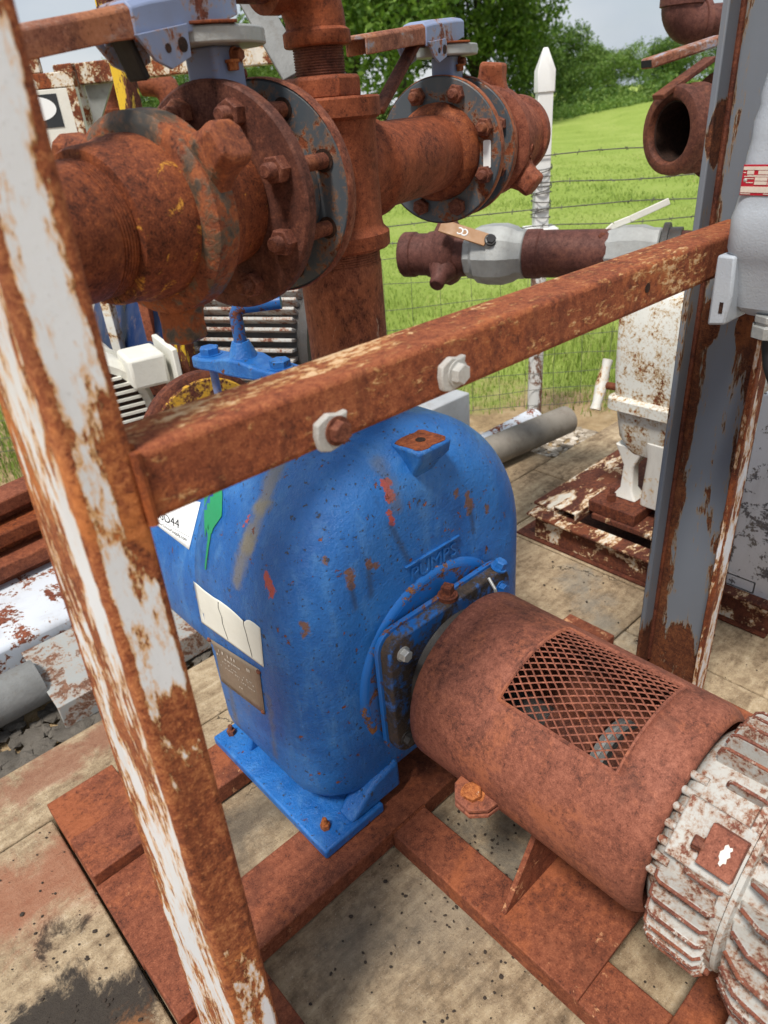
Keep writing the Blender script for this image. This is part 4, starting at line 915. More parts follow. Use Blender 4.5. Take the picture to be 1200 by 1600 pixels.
# hammer unions: wing nut with three lugs
def wing_nut(o, x0, x1, r, rh, a0, lugr, z, mat, n=3, y=HY, thick=1.0):
    b = MB(); b.lathe((x0, y, z), (1, 0, 0), [(0, rh), (.0005, r - .012), (.008, r), ((x1 - x0) * .8, r * 1.01), (x1 - x0, r * .93), (x1 - x0, rh)], 60)
    nut = b.build('wing_nut', mat, o, 0, 40)
    for k in range(n):
        a = a0 + 2 * PI * k / n; rd_ = Vector((0, math.cos(a), math.sin(a))); tg_ = Vector((0, -math.sin(a), math.cos(a))); c = Vector((0, y, z)); xm = (x0 + x1) / 2 + .006; ro = []
        for rr, hw, hx in ((r * .90, .062, .026), (r * 1.02, .050, .029), (r * 1.14, .042, .036), (r * 1.27, .040, .042), (lugr * .97, .038, .042), (lugr, .032, .036)):
            hw *= thick; hx *= thick
            ro.append([c + rd_ * rr + tg_ * (p_ * hw) + Vector((xm + q_ * hx, 0, 0)) for p_, q_ in ((-1, -.6), (-.6, -1), (.6, -1), (1, -.6), (1, .6), (.6, 1), (-.6, 1), (-1, .6))])
        b = MB(); b.loft(ro); b.build('lug', mat, nut, .0025, 22, 2)
    return nut
lu = thing('hammer_union', (.46, HY, 1.3), 'big rusty wing union with dark blotches, left end of the pipe header', 'pipe union')
LZ = HDZ
wing_nut(lu, .439, .498, .135, .119, math.radians(30), .184, LZ, 'union', thick=.74)
b = MB(); b.lathe((.348, HY, LZ), (1, 0, 0), [(0, .088), (.001, .096), (.010, .1000), (.055, .1030), (.064, .1085), (.120, .1100), (.135, .109), (.137, .09)], 64); b.build('male_sub', 'rust_spec', lu)
b = MB(); b.lathe((.496, HY, LZ), (1, 0, 0), [(-.05, .09), (-.04, .108), (-.02, .117), (0, .119), (.03, .116), (.045, .102), (.112, .096), (.115, .08)], 56); b.build('female_sub', 'rust_spec', lu)
b = MB(); b.lathe((-.10, HY, LZ), (1, 0, 0), [(0, .0868), (.418, .0868)] + thread(.418, .452, .0864, .0050, .0016) + [(.455, .083)], 64); b.build('threaded_pipe', 'rust', lu)
ru = thing('hammer_union', (1.7, HY, 1.4), 'rusty wing union past the right flanged valve, in front of the fence post', 'pipe union')
RZ = HDZ
b = MB(); b.lathe((1.5675, HY, RZ), (1, 0, 0), [(0, .09), (.001, .130), (.034, .132), (.044, .124), (.09, .116), (.19, .112)], 56); b.build('female_sub', 'rust_red', ru)
nut = wing_nut(ru, 1.715, 1.782, .140, .11, math.radians(98), .190, RZ, 'rust_red', thick=.80)
b = MB(); b.lathe((1.775, HY, RZ), (1, 0, 0), [(-.03, .115), (.0, .114), (.03, .106), (.12, .100), (.20, .100), (.205, .110), (.235, .110), (.237, .08)], 52); b.build('male_sub', 'rust_red', ru)
vs, fs = text_mesh('CWP', .030, .0022)
b = MB()
for v in vs:      # wrap the letters round the nut below its middle, towards the viewer
    a = math.radians(196) + (v[0] - .03) / .134; b.v.append((1.737 + v[1] * .95, HY + (.1415 + v[2]) * math.cos(a), RZ + (.1415 + v[2]) * math.sin(a)))
b.f = list(fs); b.build('raised_lettering', 'rust_red', nut)

XF = None
# grey diagonal brace behind the elbow
gb = MB().beam(dep(372, -40, 1.52), dep(462, 118, 1.50), .058, .012, (ROT @ Vector((0, 0, 1)))).build('steel_brace', 'galv_dark', None, .002)
tag(gb, 'weathered grey flat brace slanting down behind the pipe elbow', 'brace')

# ---------------------------------------------------------------- grey enclosure at the right edge
en = thing('control_enclosure', (1.42, .43, 1.2), 'light grey cast enclosure with red plate, fixed to the channel post', 'enclosure')
def rr(x0, x1, y0, y1, z, r=.03): return [(p[0], p[1], z) for p in rounded((x1 - x0) / 2, (y1 - y0) / 2, r, 5, (x0 + x1) / 2, (y0 + y1) / 2)]
b = MB(); sec = []
for z, d in ((1.215, .050), (1.232, .030), (1.262, .022), (1.29, .016), (1.318, .008), (1.335, .0), (1.365, .0), (1.385, -.001), (1.398, .003), (1.42, .007), (1.48, .009), (1.505, .013), (1.53, .012), (1.552, .018), (1.568, .016), (1.60, .022), (1.66, .028), (1.70, .03), (1.72, .022), (1.75, .02), (1.95, .03), (1.98, .06)):
    sec.append(rr(1.302 + d, 1.60, .27, .568 - d * .55, z))
b.loft(sec); eh = b.build('housing', 'enclosure', en, 0, 30)
b = MB(); b.prism([(.573, 1.325), (.540, 1.325), (.536, 1.26), (.540, 1.205), (.573, 1.200)], 'x', 1.302, 1.545); b.build('mounting_foot', 'enclosure', en, .005)
b = MB(); b.prism([(.555, 1.225), (.548, 1.225), (.548, 1.245), (.555, 1.245)], 'x', 1.3012, 1.303); b.build('slot', 'dark_inside', en)
b = MB(); b.lathe((1.40, .44, 1.22), (0, 0, -1), [(0, .075), (.015, .07), (.02, .05)], 32); b.build('boss', 'enclosure', en)
b = MB(); b.lathe((1.355, .478, 1.222), (0, 0, -1), [(0, .032), (.012, .032), (.013, .029), (.018, .029), (.019, .034), (.040, .034), (.043, .02)], 8); b.build('cable_gland', 'galv', en, .001)
b = MB(); b.tube([(1.355, .478, 1.19), (1.355, .476, 1.165), (1.352, .466, 1.13), (1.35, .445, 1.09), (1.35, .41, 1.05), (1.36, .36, 1.03), (1.38, .30, 1.03)], .013, 14); b.build('conduit', 'black', en)
c0x = 1.308
def plate_on(u0, v0, u1, v1, off, mat, name, parent):
    a, c_ = onx(u0, v0, c0x), onx(u1, v1, c0x); b = MB(); b.box(c0x - .006 - off, c0x - .0045 - off + .0005, min(a.y, c_.y), max(a.y, c_.y), min(a.z, c_.z), max(a.z, c_.z)); return b.build(name, mat, parent, .0004)
rp_ = MB(); rp_.box(1.3072, 1.3085, .455, .5535, 1.422, 1.4685); rpl = rp_.build('nameplate', 'red_plate', en, .0004); rpl['label'] = 'red nameplate with cream fields'
for y0, y1, z0, z1 in ((.46, .5525, 1.4605, 1.4655), (.5350, .546, 1.4540, 1.4595), (.505, .528, 1.4540, 1.4595), (.512, .532, 1.4445, 1.4495), (.486, .5105, 1.4445, 1.4495), (.512, .532, 1.4385, 1.4435), (.486, .5105, 1.4385, 1.4435), (.456, .5525, 1.4265, 1.4355)):
    MB().box(1.3064, 1.3073, y0, y1, z0, z1).build('plate_field', 'plate_cream', rpl)
for y0, y1, z in ((.534, .546, 1.4475), (.534, .546, 1.4415), (.46, .545, 1.4522), (.46, .55, 1.4508), (.536, .552, 1.4245), (.46, .515, 1.4245), (.548, .552, 1.4565)):
    MB().box(1.3066, 1.3073, y0, y1, z - .0006, z + .0006).build('print_line', 'plate_cream', rpl)
bolt(rpl, (1.3070, .5475, 1.445), (-1, 0, 0), .0034, .002, 'zinc', 'rivet')
b = MB(); b.lathe((1.315, .44, 1.382), (-.5, -.3, .1), [(0, .004), (.02, .004), (.022, .012), (.026, .012)], 14); b.build('latch_pin', 'zinc', en)

# ================================================================ things to the right, behind the pump
# second skid
s2 = thing('equipment_skid', (2.35, 1.1, 0), 'low rusty skid with flaking cream paint under the white pump', 'skid')
MB().box(2.03, 3.1, .55, 1.56, .001, .006).build('base_plate', 'rust_brown', s2)
def chan(x0, x1, y0, y1, z0, z1, t, name, mat, parent, ax='x'):      # hollow rectangular section along an axis
    b = MB(); o_ = [(y0, z0), (y1, z0), (y1, z1), (y0, z1)] if ax == 'x' else [(x0, z0), (x1, z0), (x1, z1), (x0, z1)]
    i_ = [(o_[0][0] + t, z0 + t), (o_[1][0] - t, z0 + t), (o_[2][0] - t, z1 - t), (o_[3][0] + t, z1 - t)]
    P = (lambda p, a: (a, p[0], p[1])) if ax == 'x' else (lambda p, a: (p[0], a, p[1])); a0, a1 = (x0, x1) if ax == 'x' else (y0, y1)
    vs = [P(p, a0) for p in o_] + [P(p, a0) for p in i_] + [P(p, a1) for p in o_] + [P(p, a1) for p in i_]
    fs = []
    for k in range(4):
        j = (k + 1) % 4; fs += [(k, j, 4 + j, 4 + k), (8 + k, 12 + k, 12 + j, 8 + j), (k, 8 + k, 8 + j, j), (4 + k, 4 + j, 12 + j, 12 + k)]
    b.add(vs, fs); return b.build(name, mat, parent, .001)
b = MB(); b.box(2.015, 2.09, .55, 1.50, .118, .128); b.box(2.05, 2.058, .55, 1.48, .0065, .118); b.build('edge_channel', 'skid_white', s2, .002)
chan(2.06, 3.0, 1.30, 1.40, .1285, .175, .006, 'cross_tube', 'skid_white', s2)
chan(2.06, 3.0, .62, .72, .1285, .175, .006, 'cross_tube', 'skid_white', s2)
MB().box(2.09, 3.0, 1.42, 1.52, .1285, .140).build('plate_strip', 'skid_white', s2, .002)
MB().box(2.14, 2.9, .96, 1.28, .1285, .150).build('plate_strip', 'skid_white', s2, .002)
MB().box(2.30, 2.9, 1.05, 1.28, .1505, .20).build('mounting_block', 'rust_brown', s2, .004)
wp = thing('white_pump', (2.4, 1.1, .2), 'white cast pump body spotted with rust, behind the channel post', 'pump')
Y0, Y1 = .70, 1.29
def rsec(x0, x1, y0, y1, z, r=.04): return rr(x0, x1, y0, y1, z, r)
b = MB(); b.loft([rsec(2.24, 2.7, .86, 1.22, .40), rsec(2.22, 2.72, .80, 1.255, .46), rsec(2.21, 2.74, .78, 1.27, .56), rsec(2.21, 2.74, .78, 1.27, .575)]); b.build('volute', 'white_clean', wp, 0, 40)
b = MB(); b.loft([rsec(2.185, 2.76, .755, 1.295, .575), rsec(2.185, 2.76, .755, 1.295, .615), rsec(2.20, 2.75, .77, 1.28, .625)]); b.build('split_flange', 'white_clean', wp, .004, 40)
b = MB(); b.loft([rsec(2.205, 2.74, .775, 1.275, .625, .03), rsec(2.20, 2.74, .77, 1.283, .72, .035), rsec(2.20, 2.74, .77, 1.287, .95, .035), rsec(2.215, 2.72, .785, 1.27, .985, .05), rsec(2.25, 2.68, .82, 1.235, 1.0, .06)]); b.build('dome', 'white_clean', wp, 0, 40)
MB().box(2.196, 2.2005, .83, .90, .66, .93).build('cast_rib', 'white_clean', wp, .002)
for y in (1.205, .80):
    b = MB(); b.loft([rsec(2.235, 2.32, y - .05, y + .05, .20, .01), rsec(2.245, 2.30, y - .026, y + .026, .24, .01), rsec(2.245, 2.29, y - .022, y + .022, .34, .01), rsec(2.24, 2.36, y - .06, y + .06, .42, .01)]); lg = b.build('leg', 'white_rust', wp, .004)
    bolt(lg, (2.20, y + .03, .20), (0, 0, 1), .018, .03, 'rust_brown', 'stud', name='anchor_bolt')
    MB().box(2.15, 2.38, y - .10, y + .10, .1505, .1995).build('foot', 'rust_brown', lg, .004)
MB().loft([rsec(2.23, 2.62, .84, 1.14, .20, .02), rsec(2.22, 2.64, .83, 1.13, .40, .03), rsec(2.215, 2.66, .82, 1.15, .47, .04)]).build('pedestal', 'white_rust', wp, .004, 40)
b = MB(); q0, q1 = dep(950, 562, 2.60), dep(930, 640, 2.62); md = (q0 + q1) / 2
b.tube([q0, q0 * .7 + md * .3, md, q1 * .7 + md * .3, q1], [.020, .017, .024, .017, .020], 12); b.build('wing_handle', 'white_rust', wp)
b = MB(); b.cyl(md, (2.25, 1.24, md.z), .014, 12); b.build('handle_stem', 'rust_brown', wp)
# flaking white box at the right edge, on its own timber
wb = thing('white_steel_box', (2.3, .3, .1), 'flaking white steel box at the right edge, by the channel post', 'box')
MB().box(2.06, 2.66, -.5, .715, .098, .80).build('body', 'white_flake', wb, .006)
MB().box(2.055, 2.665, -.5, .72, .085, .0975).build('bottom_rim', 'frame_white', wb, .002)
tm = MB().box(2.12, 2.6, -.5, .70, .0065, .0845).build('timber_block', 'rust_brown', None, .004); tag(tm, 'dark timber under the flaking white box', 'timber')
cb = MB().box(2.025, 2.115, .735, .80, .1285, .20).build('cream_block', 'paper', None, .006); tag(cb, 'small cream block beside the flaking white box', 'block')

# pipe run with two galvanised ball valves above the white pump
a = dep(632, 398, 2.86); e = dep(1003, 396, 2.47); D = (e - a).normalized(); LEN = (e - a).length
pr = thing('pipe_run', a, 'brown pipe run with rusty wing union and two galvanised ball valves, behind the crossbar', 'pipe')
def along(t): return a + D * t
b = MB(); b.lathe(a, D, [(0, .05), (.001, .082), (.006, .086), (.05, .086), (.055, .080), (.11, .080), (.115, .086), (.16, .09), (.17, .07)], 40); b.build('end_collar', 'pipe_brown', pr)
b = MB(); b.lathe(along(.155), D, [(0, .08), (.004, .106), (.05, .116), (.07, .106), (.085, .084), (.13, .08)], 40); un = b.build('wing_nut', 'pipe_brown', pr)
up_ = Vector((0, 0, 1)); sdv = D.cross(up_).normalized(); upv = sdv.cross(D)
for ang in (95, 215, 335):
    rdv = sdv * math.cos(math.radians(ang - 5)) + upv * math.sin(math.radians(ang - 5)); c = along(.195)
    MB().tube([c + rdv * .085, c + rdv * .125, c + rdv * .150, c + rdv * .172], [.060, .036, .030, .028], 12).build('lug', 'pipe_brown', un, .006)
c1 = along(.40)
b = MB(); b.lathe(along(.275), D, [(0, .075), (.002, .088), (.03, .092), (.045, .105), (.09, .112), (.15, .112), (.19, .10), (.205, .09), (.235, .088), (.237, .07)], 10); v1 = b.build('valve_body', 'galv', pr, .006, 30)
q = along(.335) + sdv * .0 ; vd = -(ROT @ Vector((0, 0, 1))); vd.z = .55; vd.normalize()
b = MB(); b.lathe(along(.345) + vd * .09, vd, [(0, .035), (.02, .03), (.03, .022), (.045, .018)], 16); b.build('stem', 'galv', v1)
bolt(v1, along(.345) + vd * .128, vd, .018, .016, 'black', 'hex')
hd = dep(688, 352, 2.62); hs = along(.33) + vd * .128
b = MB(); b.beam(hs, hd, .050, .008, tuple(vd)); lvb = b.build('lever', 'lever_tan', pr, .002)
for k in range(2):
    p_ = hs * (.52 - .10 * k) + hd * (.48 + .10 * k) + vd * .0045; dl_ = (hd - hs).normalized(); sl_ = dl_.cross(vd)
    arcp = [p_ + dl_ * (.012 * math.cos(t)) + sl_ * (.012 * math.sin(t)) for t in [PI * .3 + 1.4 * PI * i / 8 for i in range(9)]]
    MB().tube(arcp, .0028, 5).build('painted_mark', 'sticker', lvb)
b = MB(); b.lathe(along(.51), D, [(0, .07), (.001, .088), (.05, .088), (.056, .0835), (.30, .0835)], 40); b.build('pipe', 'pipe_brown', pr)
b = MB(); b.lathe(along(.80), D, [(0, .075), (.002, .086), (.03, .088), (.05, .096), (.12, .096), (.15, .086), (.18, .084)], 10); v2 = b.build('valve_body', 'galv', pr, .006, 30)
h0, h1, h2, h3 = dep(938, 372, 2.50), dep(960, 352, 2.48), dep(985, 342, 2.46), dep(1046, 314, 2.40)
b = MB(); b.beam(h0, h1, .010, .024, (0, 0, 1)); b.beam(h1, h2, .009, .022); b.beam(h2, h3, .009, .022); b.build('lever', 'cast_white', pr, .002)
bolt(v2, dep(940, 372, 2.47), vd, .016, .016, 'rust_brown', 'hex')
b = MB(); b.lathe(along(.985), D, [(0, .075), (.001, .10), (.02, .10), (.021, .085), (.06, .085)], 36); b.build('pipe_flange', 'grease', pr)
b = MB(); b.tube([along(1.03), along(1.09), along(1.12) + Vector((0, 0, -.03)), along(1.13) + Vector((0, 0, -.08)), Vector((along(1.13).x, along(1.13).y, .93))], .075, 24); b.build('down_pipe', 'pipe_brown', pr)

# valve with open pipe end at the upper right (header of the next pump)
oc = dep(1044, 206, 2.30)
ov = thing('open_pipe_valve', (oc.x + .2, oc.y, oc.z - .2), 'rusty open pipe end with lever valve, beside the channel post', 'valve')
dx_ = Vector((.93, -.36, 0)).normalized()
b = MB(); b.lathe(oc, dx_, [(.10, .088), (.012, .090), (0, .098), (-.002, .112), (.004, .128), (.030, .134), (.045, .132), (.05, .120), (.07, .124), (.085, .134), (.11, .134), (.12, .11), (.24, .105), (.25, .09)], 48, False); b.build('open_sub', 'rust_maroon', ov, 0, 40)
b = MB(); b.lathe(oc + dx_ * .018, dx_, [(0, .0885), (.002, .084), (.23, .084), (.231, .001)], 36, False); b.build('bore', 'dark_inside', ov)  # dark lining puts the shade of the open pipe into its colour
b = MB(); b.lathe(oc + dx_ * .20, dx_, [(0, .10), (.001, .165), (.03, .165), (.031, .12), (.09, .12), (.091, .165), (.12, .165), (.121, .1)], 48); b.build('flange_pair', 'rust_brown', ov)
b = MB(); b.cyl(oc + dx_ * .24 + Vector((0, 0, .12)), oc + dx_ * .24 + Vector((0, 0, .24)), .03, 18); b.build('neck', 'valve_blue_dark', ov)
h0, h1 = dep(1010, 100, 2.28), dep(1125, 62, 2.36)
b = MB(); b.beam(h0, h1, .055, .030, (0, 0, 1)); b.build('lever_arm', 'lever', ov, .006)
MB().beam(h0 - (h1 - h0).normalized() * .001, h0 + (h1 - h0).normalized() * .001, .045, .020).build('lever_mouth', 'black', ov)
b = MB(); b.beam(dep(1028, 152, 2.24), dep(1110, 92, 2.30), .045, .016, (0, 0, 1)); b.build('trigger', 'rust_maroon', ov, .003)
ec = dep(1062, 34, 2.55)
el_ = thing('pipe_elbow', ec, 'brown threaded elbow at the top right, beside the channel post', 'pipe elbow')
b = MB(); rt = ROT @ Vector((1, 0, 0)); rt.z = 0; rt.normalize()
b.tube([ec + Vector((0, 0, .12))] + [ec + rt * (.06 - .06 * math.cos(t)) + Vector((0, 0, .05 - .06 * math.sin(t))) for t in [PI / 2 * i / 10 for i in range(11)]] + [ec + rt * .10 + Vector((0, 0, -.01))], [.064] + [.068] * 11 + [.064], 28); b.build('elbow', 'pipe_brown', el_, 0, 50)
b = MB(); b.lathe(ec + Vector((0, 0, .045)), (0, 0, 1), [(0, .066), (.004, .075), (.05, .075)], 32); b.lathe(ec + rt * .075 + Vector((0, 0, -.01)), rt, [(0, .066), (.004, .072), (.022, .072), (.024, .055)], 32); b.build('collar', 'pipe_brown', el_)
b = MB(); b.cyl(ec + rt * .09 + Vector((0, 0, -.01)), ec + rt * .5 + Vector((0, 0, -.01)), .056, 28); b.build('pipe', 'pipe_brown', el_)

# pipes and block lying by the deck edge
b = MB(); p0_, p1_ = onz(800, 700, .05), onz(884, 664, .04); dd = (p1_ - p0_).normalized()
b.lathe(p0_ - dd * .25 + Vector((0, 0, .03)), dd, [(0, .075), ((p1_ - p0_).length + .25, .075), ((p1_ - p0_).length + .251, .069), ((p1_ - p0_).length + .05, .066)], 32)
o = b.build('steel_pipe', 'pipe_grey', None); tag(o, 'weathered brown grey pipe lying on the gravel, its dark open end to the right', 'pipe')
b = MB(); p0_, p1_ = onz(740, 705, .06), onz(835, 655, .06); dd = (p1_ - p0_).normalized(); b.lathe(p0_ - dd * .2, dd, [(0, .06), ((p1_ - p0_).length + .2, .06), ((p1_ - p0_).length + .201, .05)], 32)
o = b.build('steel_pipe', 'white_plate', None); tag(o, 'pale blue grey pipe with rust chips lying behind the brown grey pipe', 'pipe')
p0_ = onz(735, 672, 0); b = MB(); b.box(p0_.x - .30, p0_.x, p0_.y, p0_.y + .25, -.05, .22); o = b.build('steel_block', 'beige_pipe', None, .008); tag(o, 'grey painted steel block behind the blue pump casing', 'block')

# ================================================================ wire fence
fb = Vector((3.20, 2.345, -.14)); fdir = (ROT @ Vector((1, 0, .02))); fdir.z = 0; fdir.normalize()
fe = thing('wire_fence', fb, 'barbed and woven wire fence with a white wooden post along the green field', 'fence')
pw = .047
b = MB(); sq = lambda c, h, z: [(c.x + sx * h * fdir.x - sy * h * fdir.y, c.y + sx * h * fdir.y + sy * h * fdir.x, z) for sx, sy in ((-1, -1), (1, -1), (1, 1), (-1, 1))]
b.lathe((fb.x, fb.y, -.15), (0, 0, 1), [(0, .042), (.95, .041)], 14); lowp = b.build('lower_post', 'post_flake', fe, 0)
b = MB(); b.loft([sq(fb, .036, .985), sq(fb, .036, 1.63)]); b.build('post', 'white_pvc', fe, .004)
b = MB(); b.loft([sq(fb, .042, 1.59), sq(fb, .042, 1.68), sq(fb, .010, 1.77)]); b.build('post_cap', 'white_pvc', fe, .004)
b = MB(); b.loft([sq(fb, .07, .83), sq(fb, .07, .975)]); b.build('insulator_box', 'post_flake', fe, .005)
b = MB(); b.loft([sq(fb, .078, .9755), sq(fb, .078, .990)]); b.build('box_lid', 'white_pvc', fe, .003)
pts = [fb + Vector((.050 * math.cos(t), .050 * math.sin(t), 1.02 + .14 + t * .0042 + .012 * math.sin(t * .7))) for t in [i * .35 for i in range(190)]]
b = MB(); b.tube(pts, .0025, 5); b.build('wire_wrap', 'wire', fe)
tp = fb - fdir * 1.28 + Vector((.1, .1, 0)); b = MB(); b.beam(tp + Vector((0, 0, -.1)), tp + Vector((0, 0, 1.13)), .030, .010, tuple(fdir)); b.beam(tp + Vector((0, 0, -.1)), tp + Vector((0, 0, 1.13)), .008, .035, tuple(fdir)); b.build('t_post', 'galv', fe)
for off in (3.4, -4.4):
    q = fb + fdir * off; MB().lathe((q.x, q.y, -.15), (0, 0, 1), [(0, .045), (1.6, .043)], 12).build('post', 'post_flake', fe)
def hwire(z, r, name, barbs=True, sag=.02):
    b = MB(); L0, L1 = -4.4, 3.4; pts = []
    for i in range(53):
        t = L0 + (L1 - L0) * i / 52; seg = (t + 1.28) / 1.28 if t < 0 else t / 3.4
        s_ = sag * math.sin(PI * (seg % 1.0)) + .006 * math.sin(t * 7 + z * 30); pts.append(fb + fdir * t + Vector((0, 0, z + .14 - s_ - (.03 * (abs(t) / 4)))))
    for p_ in pts: p_ += fdir.cross(up_) * .045
    b.tube(pts, r, 5)
    if barbs:
        t = L0 + random.uniform(0, .1)
        while t < L1:
            k = (t - L0) / (L1 - L0) * 52; i = int(k); p_ = pts[i].lerp(pts[min(i + 1, 52)], k - i)
            for _ in range(2):
                dv = Vector((random.uniform(-1, 1), random.uniform(-1, 1), random.uniform(-1, 1))).normalized(); b.tube([p_ - dv * .014, p_ + dv * .014], .0016, 4)
            t += random.uniform(.10, .15)
    b.build(name, 'wire', fe, 0, 80)
for z in (1.33, 1.20, 1.09, 1.00): hwire(z, .0028, 'barbed_wire')
for z in (.92, .79, .66, .54, .43, .32, .22, .12, .03): hwire(z, .0017, 'woven_wire', False, .012)
b = MB(); t = -4.4
while t < 3.4:
    q = fb + fdir * t + fdir.cross(up_) * .045
    b.tube([q + Vector((random.uniform(-.015, .015), 0, z)) for z in (.15, .35, .55, .75, .95, 1.06)], .0015, 4); t += .155
b.build('vertical_wires', 'wire', fe, 0, 80)

# ================================================================ things to the left, behind the pump
# white frame of the neighbouring skid
wf = thing('tube_rack', dep(118, 190, 3.3), 'white tube frame mostly gone to rust, upper left behind the yellow post', 'rack')
tl = dep(112, 118, 3.3); tr_ = dep(470, 104, 3.02)
hd_ = (tr_ - tl); hd_.z = 0; hd_.normalize()
b = MB(); b.beam((tl.x, tl.y, .05), (tl.x, tl.y, tl.z + .045), .115, .10, tuple(hd_)); b.build('post', 'frame_white', wf, .005)
b = MB(); pl_ = Vector((tl.x, tl.y, 0)) - hd_ * .0525; b.beam(pl_ + Vector((0, 0, .05)) + Vector((0, 0, 0)), pl_ + Vector((0, 0, tl.z + .04)), .098, .008, tuple(hd_)); b.build('side_plate', 'galv', wf, .001)
b = MB(); b.beam(tl + hd_ * .06, tr_ + Vector((0, 0, tl.z - tr_.z - .0)), .09, .085); b.build('crossbar', 'frame_white', wf, .005)
q = tl + hd_ * .06 + Vector((0, 0, -.045)); s3 = hd_.cross(up_)
b = MB(); tri = [q, q + hd_ * .15, q + Vector((0, 0, -.20))]; b.add([p_ + s3 * .006 for p_ in tri] + [p_ - s3 * .006 for p_ in tri], [(0, 1, 2), (5, 4, 3), (0, 3, 4, 1), (1, 4, 5, 2), (2, 5, 3, 0)]); b.build('gusset', 'galv', wf)
# white panel with black decal
pc = dep(78, 170, 3.15); pn_r = (ROT @ Vector((1, 0, 0))); pn_r.z = 0; pn_r.normalize(); pn_f = Vector((-pn_r.y, pn_r.x, 0))
wpn = thing('white_cabinet', pc + Vector((0, 0, -.4)), 'white cabinet with rusty top and black square decal, left edge behind the near post', 'cabinet')
def panel_box(r0, r1, z0, z1, f0, f1, name, mat, parent, bev=.004):
    vs = [pc + pn_r * r + pn_f * f_ + Vector((0, 0, z)) for z in (z0, z1) for r, f_ in ((r0, f0), (r1, f0), (r1, f1), (r0, f1))]
    b = MB(); b.add(vs, [(3, 2, 1, 0), (4, 5, 6, 7), (0, 1, 5, 4), (1, 2, 6, 5), (2, 3, 7, 6), (3, 0, 4, 7)]); return b.build(name, mat, parent, bev)
panel_box(-.45, .135, -1.6, .075, 0, .04, 'panel', 'cast_white', wpn)
panel_box(-.45, .138, .076, .135, -.002, .045, 'rusty_top', 'frame_white', wpn)
panel_box(.098, .137, -.20, .0755, -.004, -.0005, 'rust_strip', 'frame_white', wpn, 0)
dcl = panel_box(-.19, .045, -.074, .056, -.003, -.0005, 'square_decal', 'black_decal', wpn, 0)
b = MB(); b.add([pc + pn_r * (-.064 + .095 * math.cos(t)) + pn_f * -.0045 + Vector((0, 0, .002 + .048 * math.sin(t))) for t in [2 * PI * i / 36 for i in range(36)]], [tuple(range(36))]); b.build('white_oval', 'sticker', dcl)
panel_box(-.3, .0, .137, .20, .005, .04, 'lifting_bracket', 'frame_white', wpn)
# yellow post
y0_, y1_ = dep(262, 585, 2.35), dep(203, 0, 2.35)
yp0 = Vector((y1_.x, y1_.y, 0)); yp0 = (y0_ + y1_) / 2
yb = Vector((yp0.x, yp0.y, -.05)); yo = MB().beam(yb, (yb.x, yb.y, 2.3), .052, .052, (1, .35, 0)).build('yellow_post', 'yellow', None, .004)
tag(yo, 'square yellow post peeling to brown rust behind the left union', 'post')
# two brown elbows joined back to back
for (u0, u1, vv, lb, nm) in ((166, 205, 150, 'small brown elbow left of the yellow post', 'l'), (262, 225, 146, 'small brown elbow right of the yellow post', 'r')):
    c = dep((u0 + u1) / 2 + (-6 if nm == 'l' else 6), 135, 3.9); s_ = 1 if nm == 'l' else -1
    t_ = thing('pipe_elbow', c + Vector((0, 0, -.15)), lb, 'pipe elbow'); b = MB()
    b.tube([c - pn_r * s_ * .05 + Vector((0, 0, -.16)), c - pn_r * s_ * .05 + Vector((0, 0, -.06)), c - pn_r * s_ * .035 + Vector((0, 0, -.015)), c + Vector((0, 0, .015)), c + pn_r * s_ * .05 + Vector((0, 0, .025)), c + pn_r * s_ * .10 + Vector((0, 0, .025))], [.065, .068, .072, .073, .070, .066], 24); b.build('elbow', 'rust_red', t_, 0, 50)
    b = MB(); b.lathe(c - pn_r * s_ * .05 + Vector((0, 0, -.15)), (0, 0, 1), [(0, .07), (.001, .082), (.04, .082), (.045, .07)], 24); b.build('collar', 'rust', t_)
    b = MB(); b.cyl(c - pn_r * s_ * .05 + Vector((0, 0, -.15)), (c - pn_r * s_ * .05) + Vector((0, 0, -1.4)), .06, 18); b.build('pipe', 'rust_brown', t_)
# cream motor with louvred fan cover
mc = dep(146, 652, 2.55); mdir = (CAMP - mc); mdir.z = 0; mdir.normalize(); mdir = (mdir + Vector((.0, -.55, 0))).normalized()
cm = thing('cream_motor', mc + Vector((0, 0, -.25)), 'cream white electric motor with louvred fan cover, left behind the near post', 'motor')
b = MB(); b.lathe(mc, mdir, [(.05, .15), (.052, .205), (.03, .222), (0, .226), (-.10, .226), (-.101, .240), (-.12, .240), (-.121, .222), (-.45, .22), (-.46, .1)], 48); b.build('fan_cover', 'cast_white', cm, 0, 40)
b = MB(); b.lathe(mc + mdir * .051, mdir, [(0, .18), (.002, .1805), (.0025, .001)], 40); b.build('grille_opening', 'dark_inside', cm)
su_ = mdir.cross(up_).normalized()
for k in range(-6, 7):
    z = k * .027; hw = math.sqrt(max(.182 ** 2 - z * z, 0))
    if hw > .03: MB().beam(mc + mdir * .058 - su_ * hw + Vector((0, 0, z)), mc + mdir * .058 + su_ * hw + Vector((0, 0, z)), .012, .011).build('louvre', 'cast_white', cm, .001)
tbx = dep(224, 572, 2.52); b = MB(); b.beam(tbx - mdir * .09, tbx + mdir * .09, .13, .11); b.build('terminal_box', 'cast_white', cm, .012)
b = MB(); tb2 = tbx - su_ * .09 + Vector((0, 0, -.02)); b.beam(tb2 - mdir * .13, tb2 + mdir * .13, .02, .18); b.build('box_flange', 'cast_white', cm, .004)
MB().beam(mc + mdir * -.3 + Vector((0, 0, -.62)), mc + mdir * -.05 + Vector((0, 0, -.62)), .30, .80).build('pedestal', 'rust_brown', cm, .01)
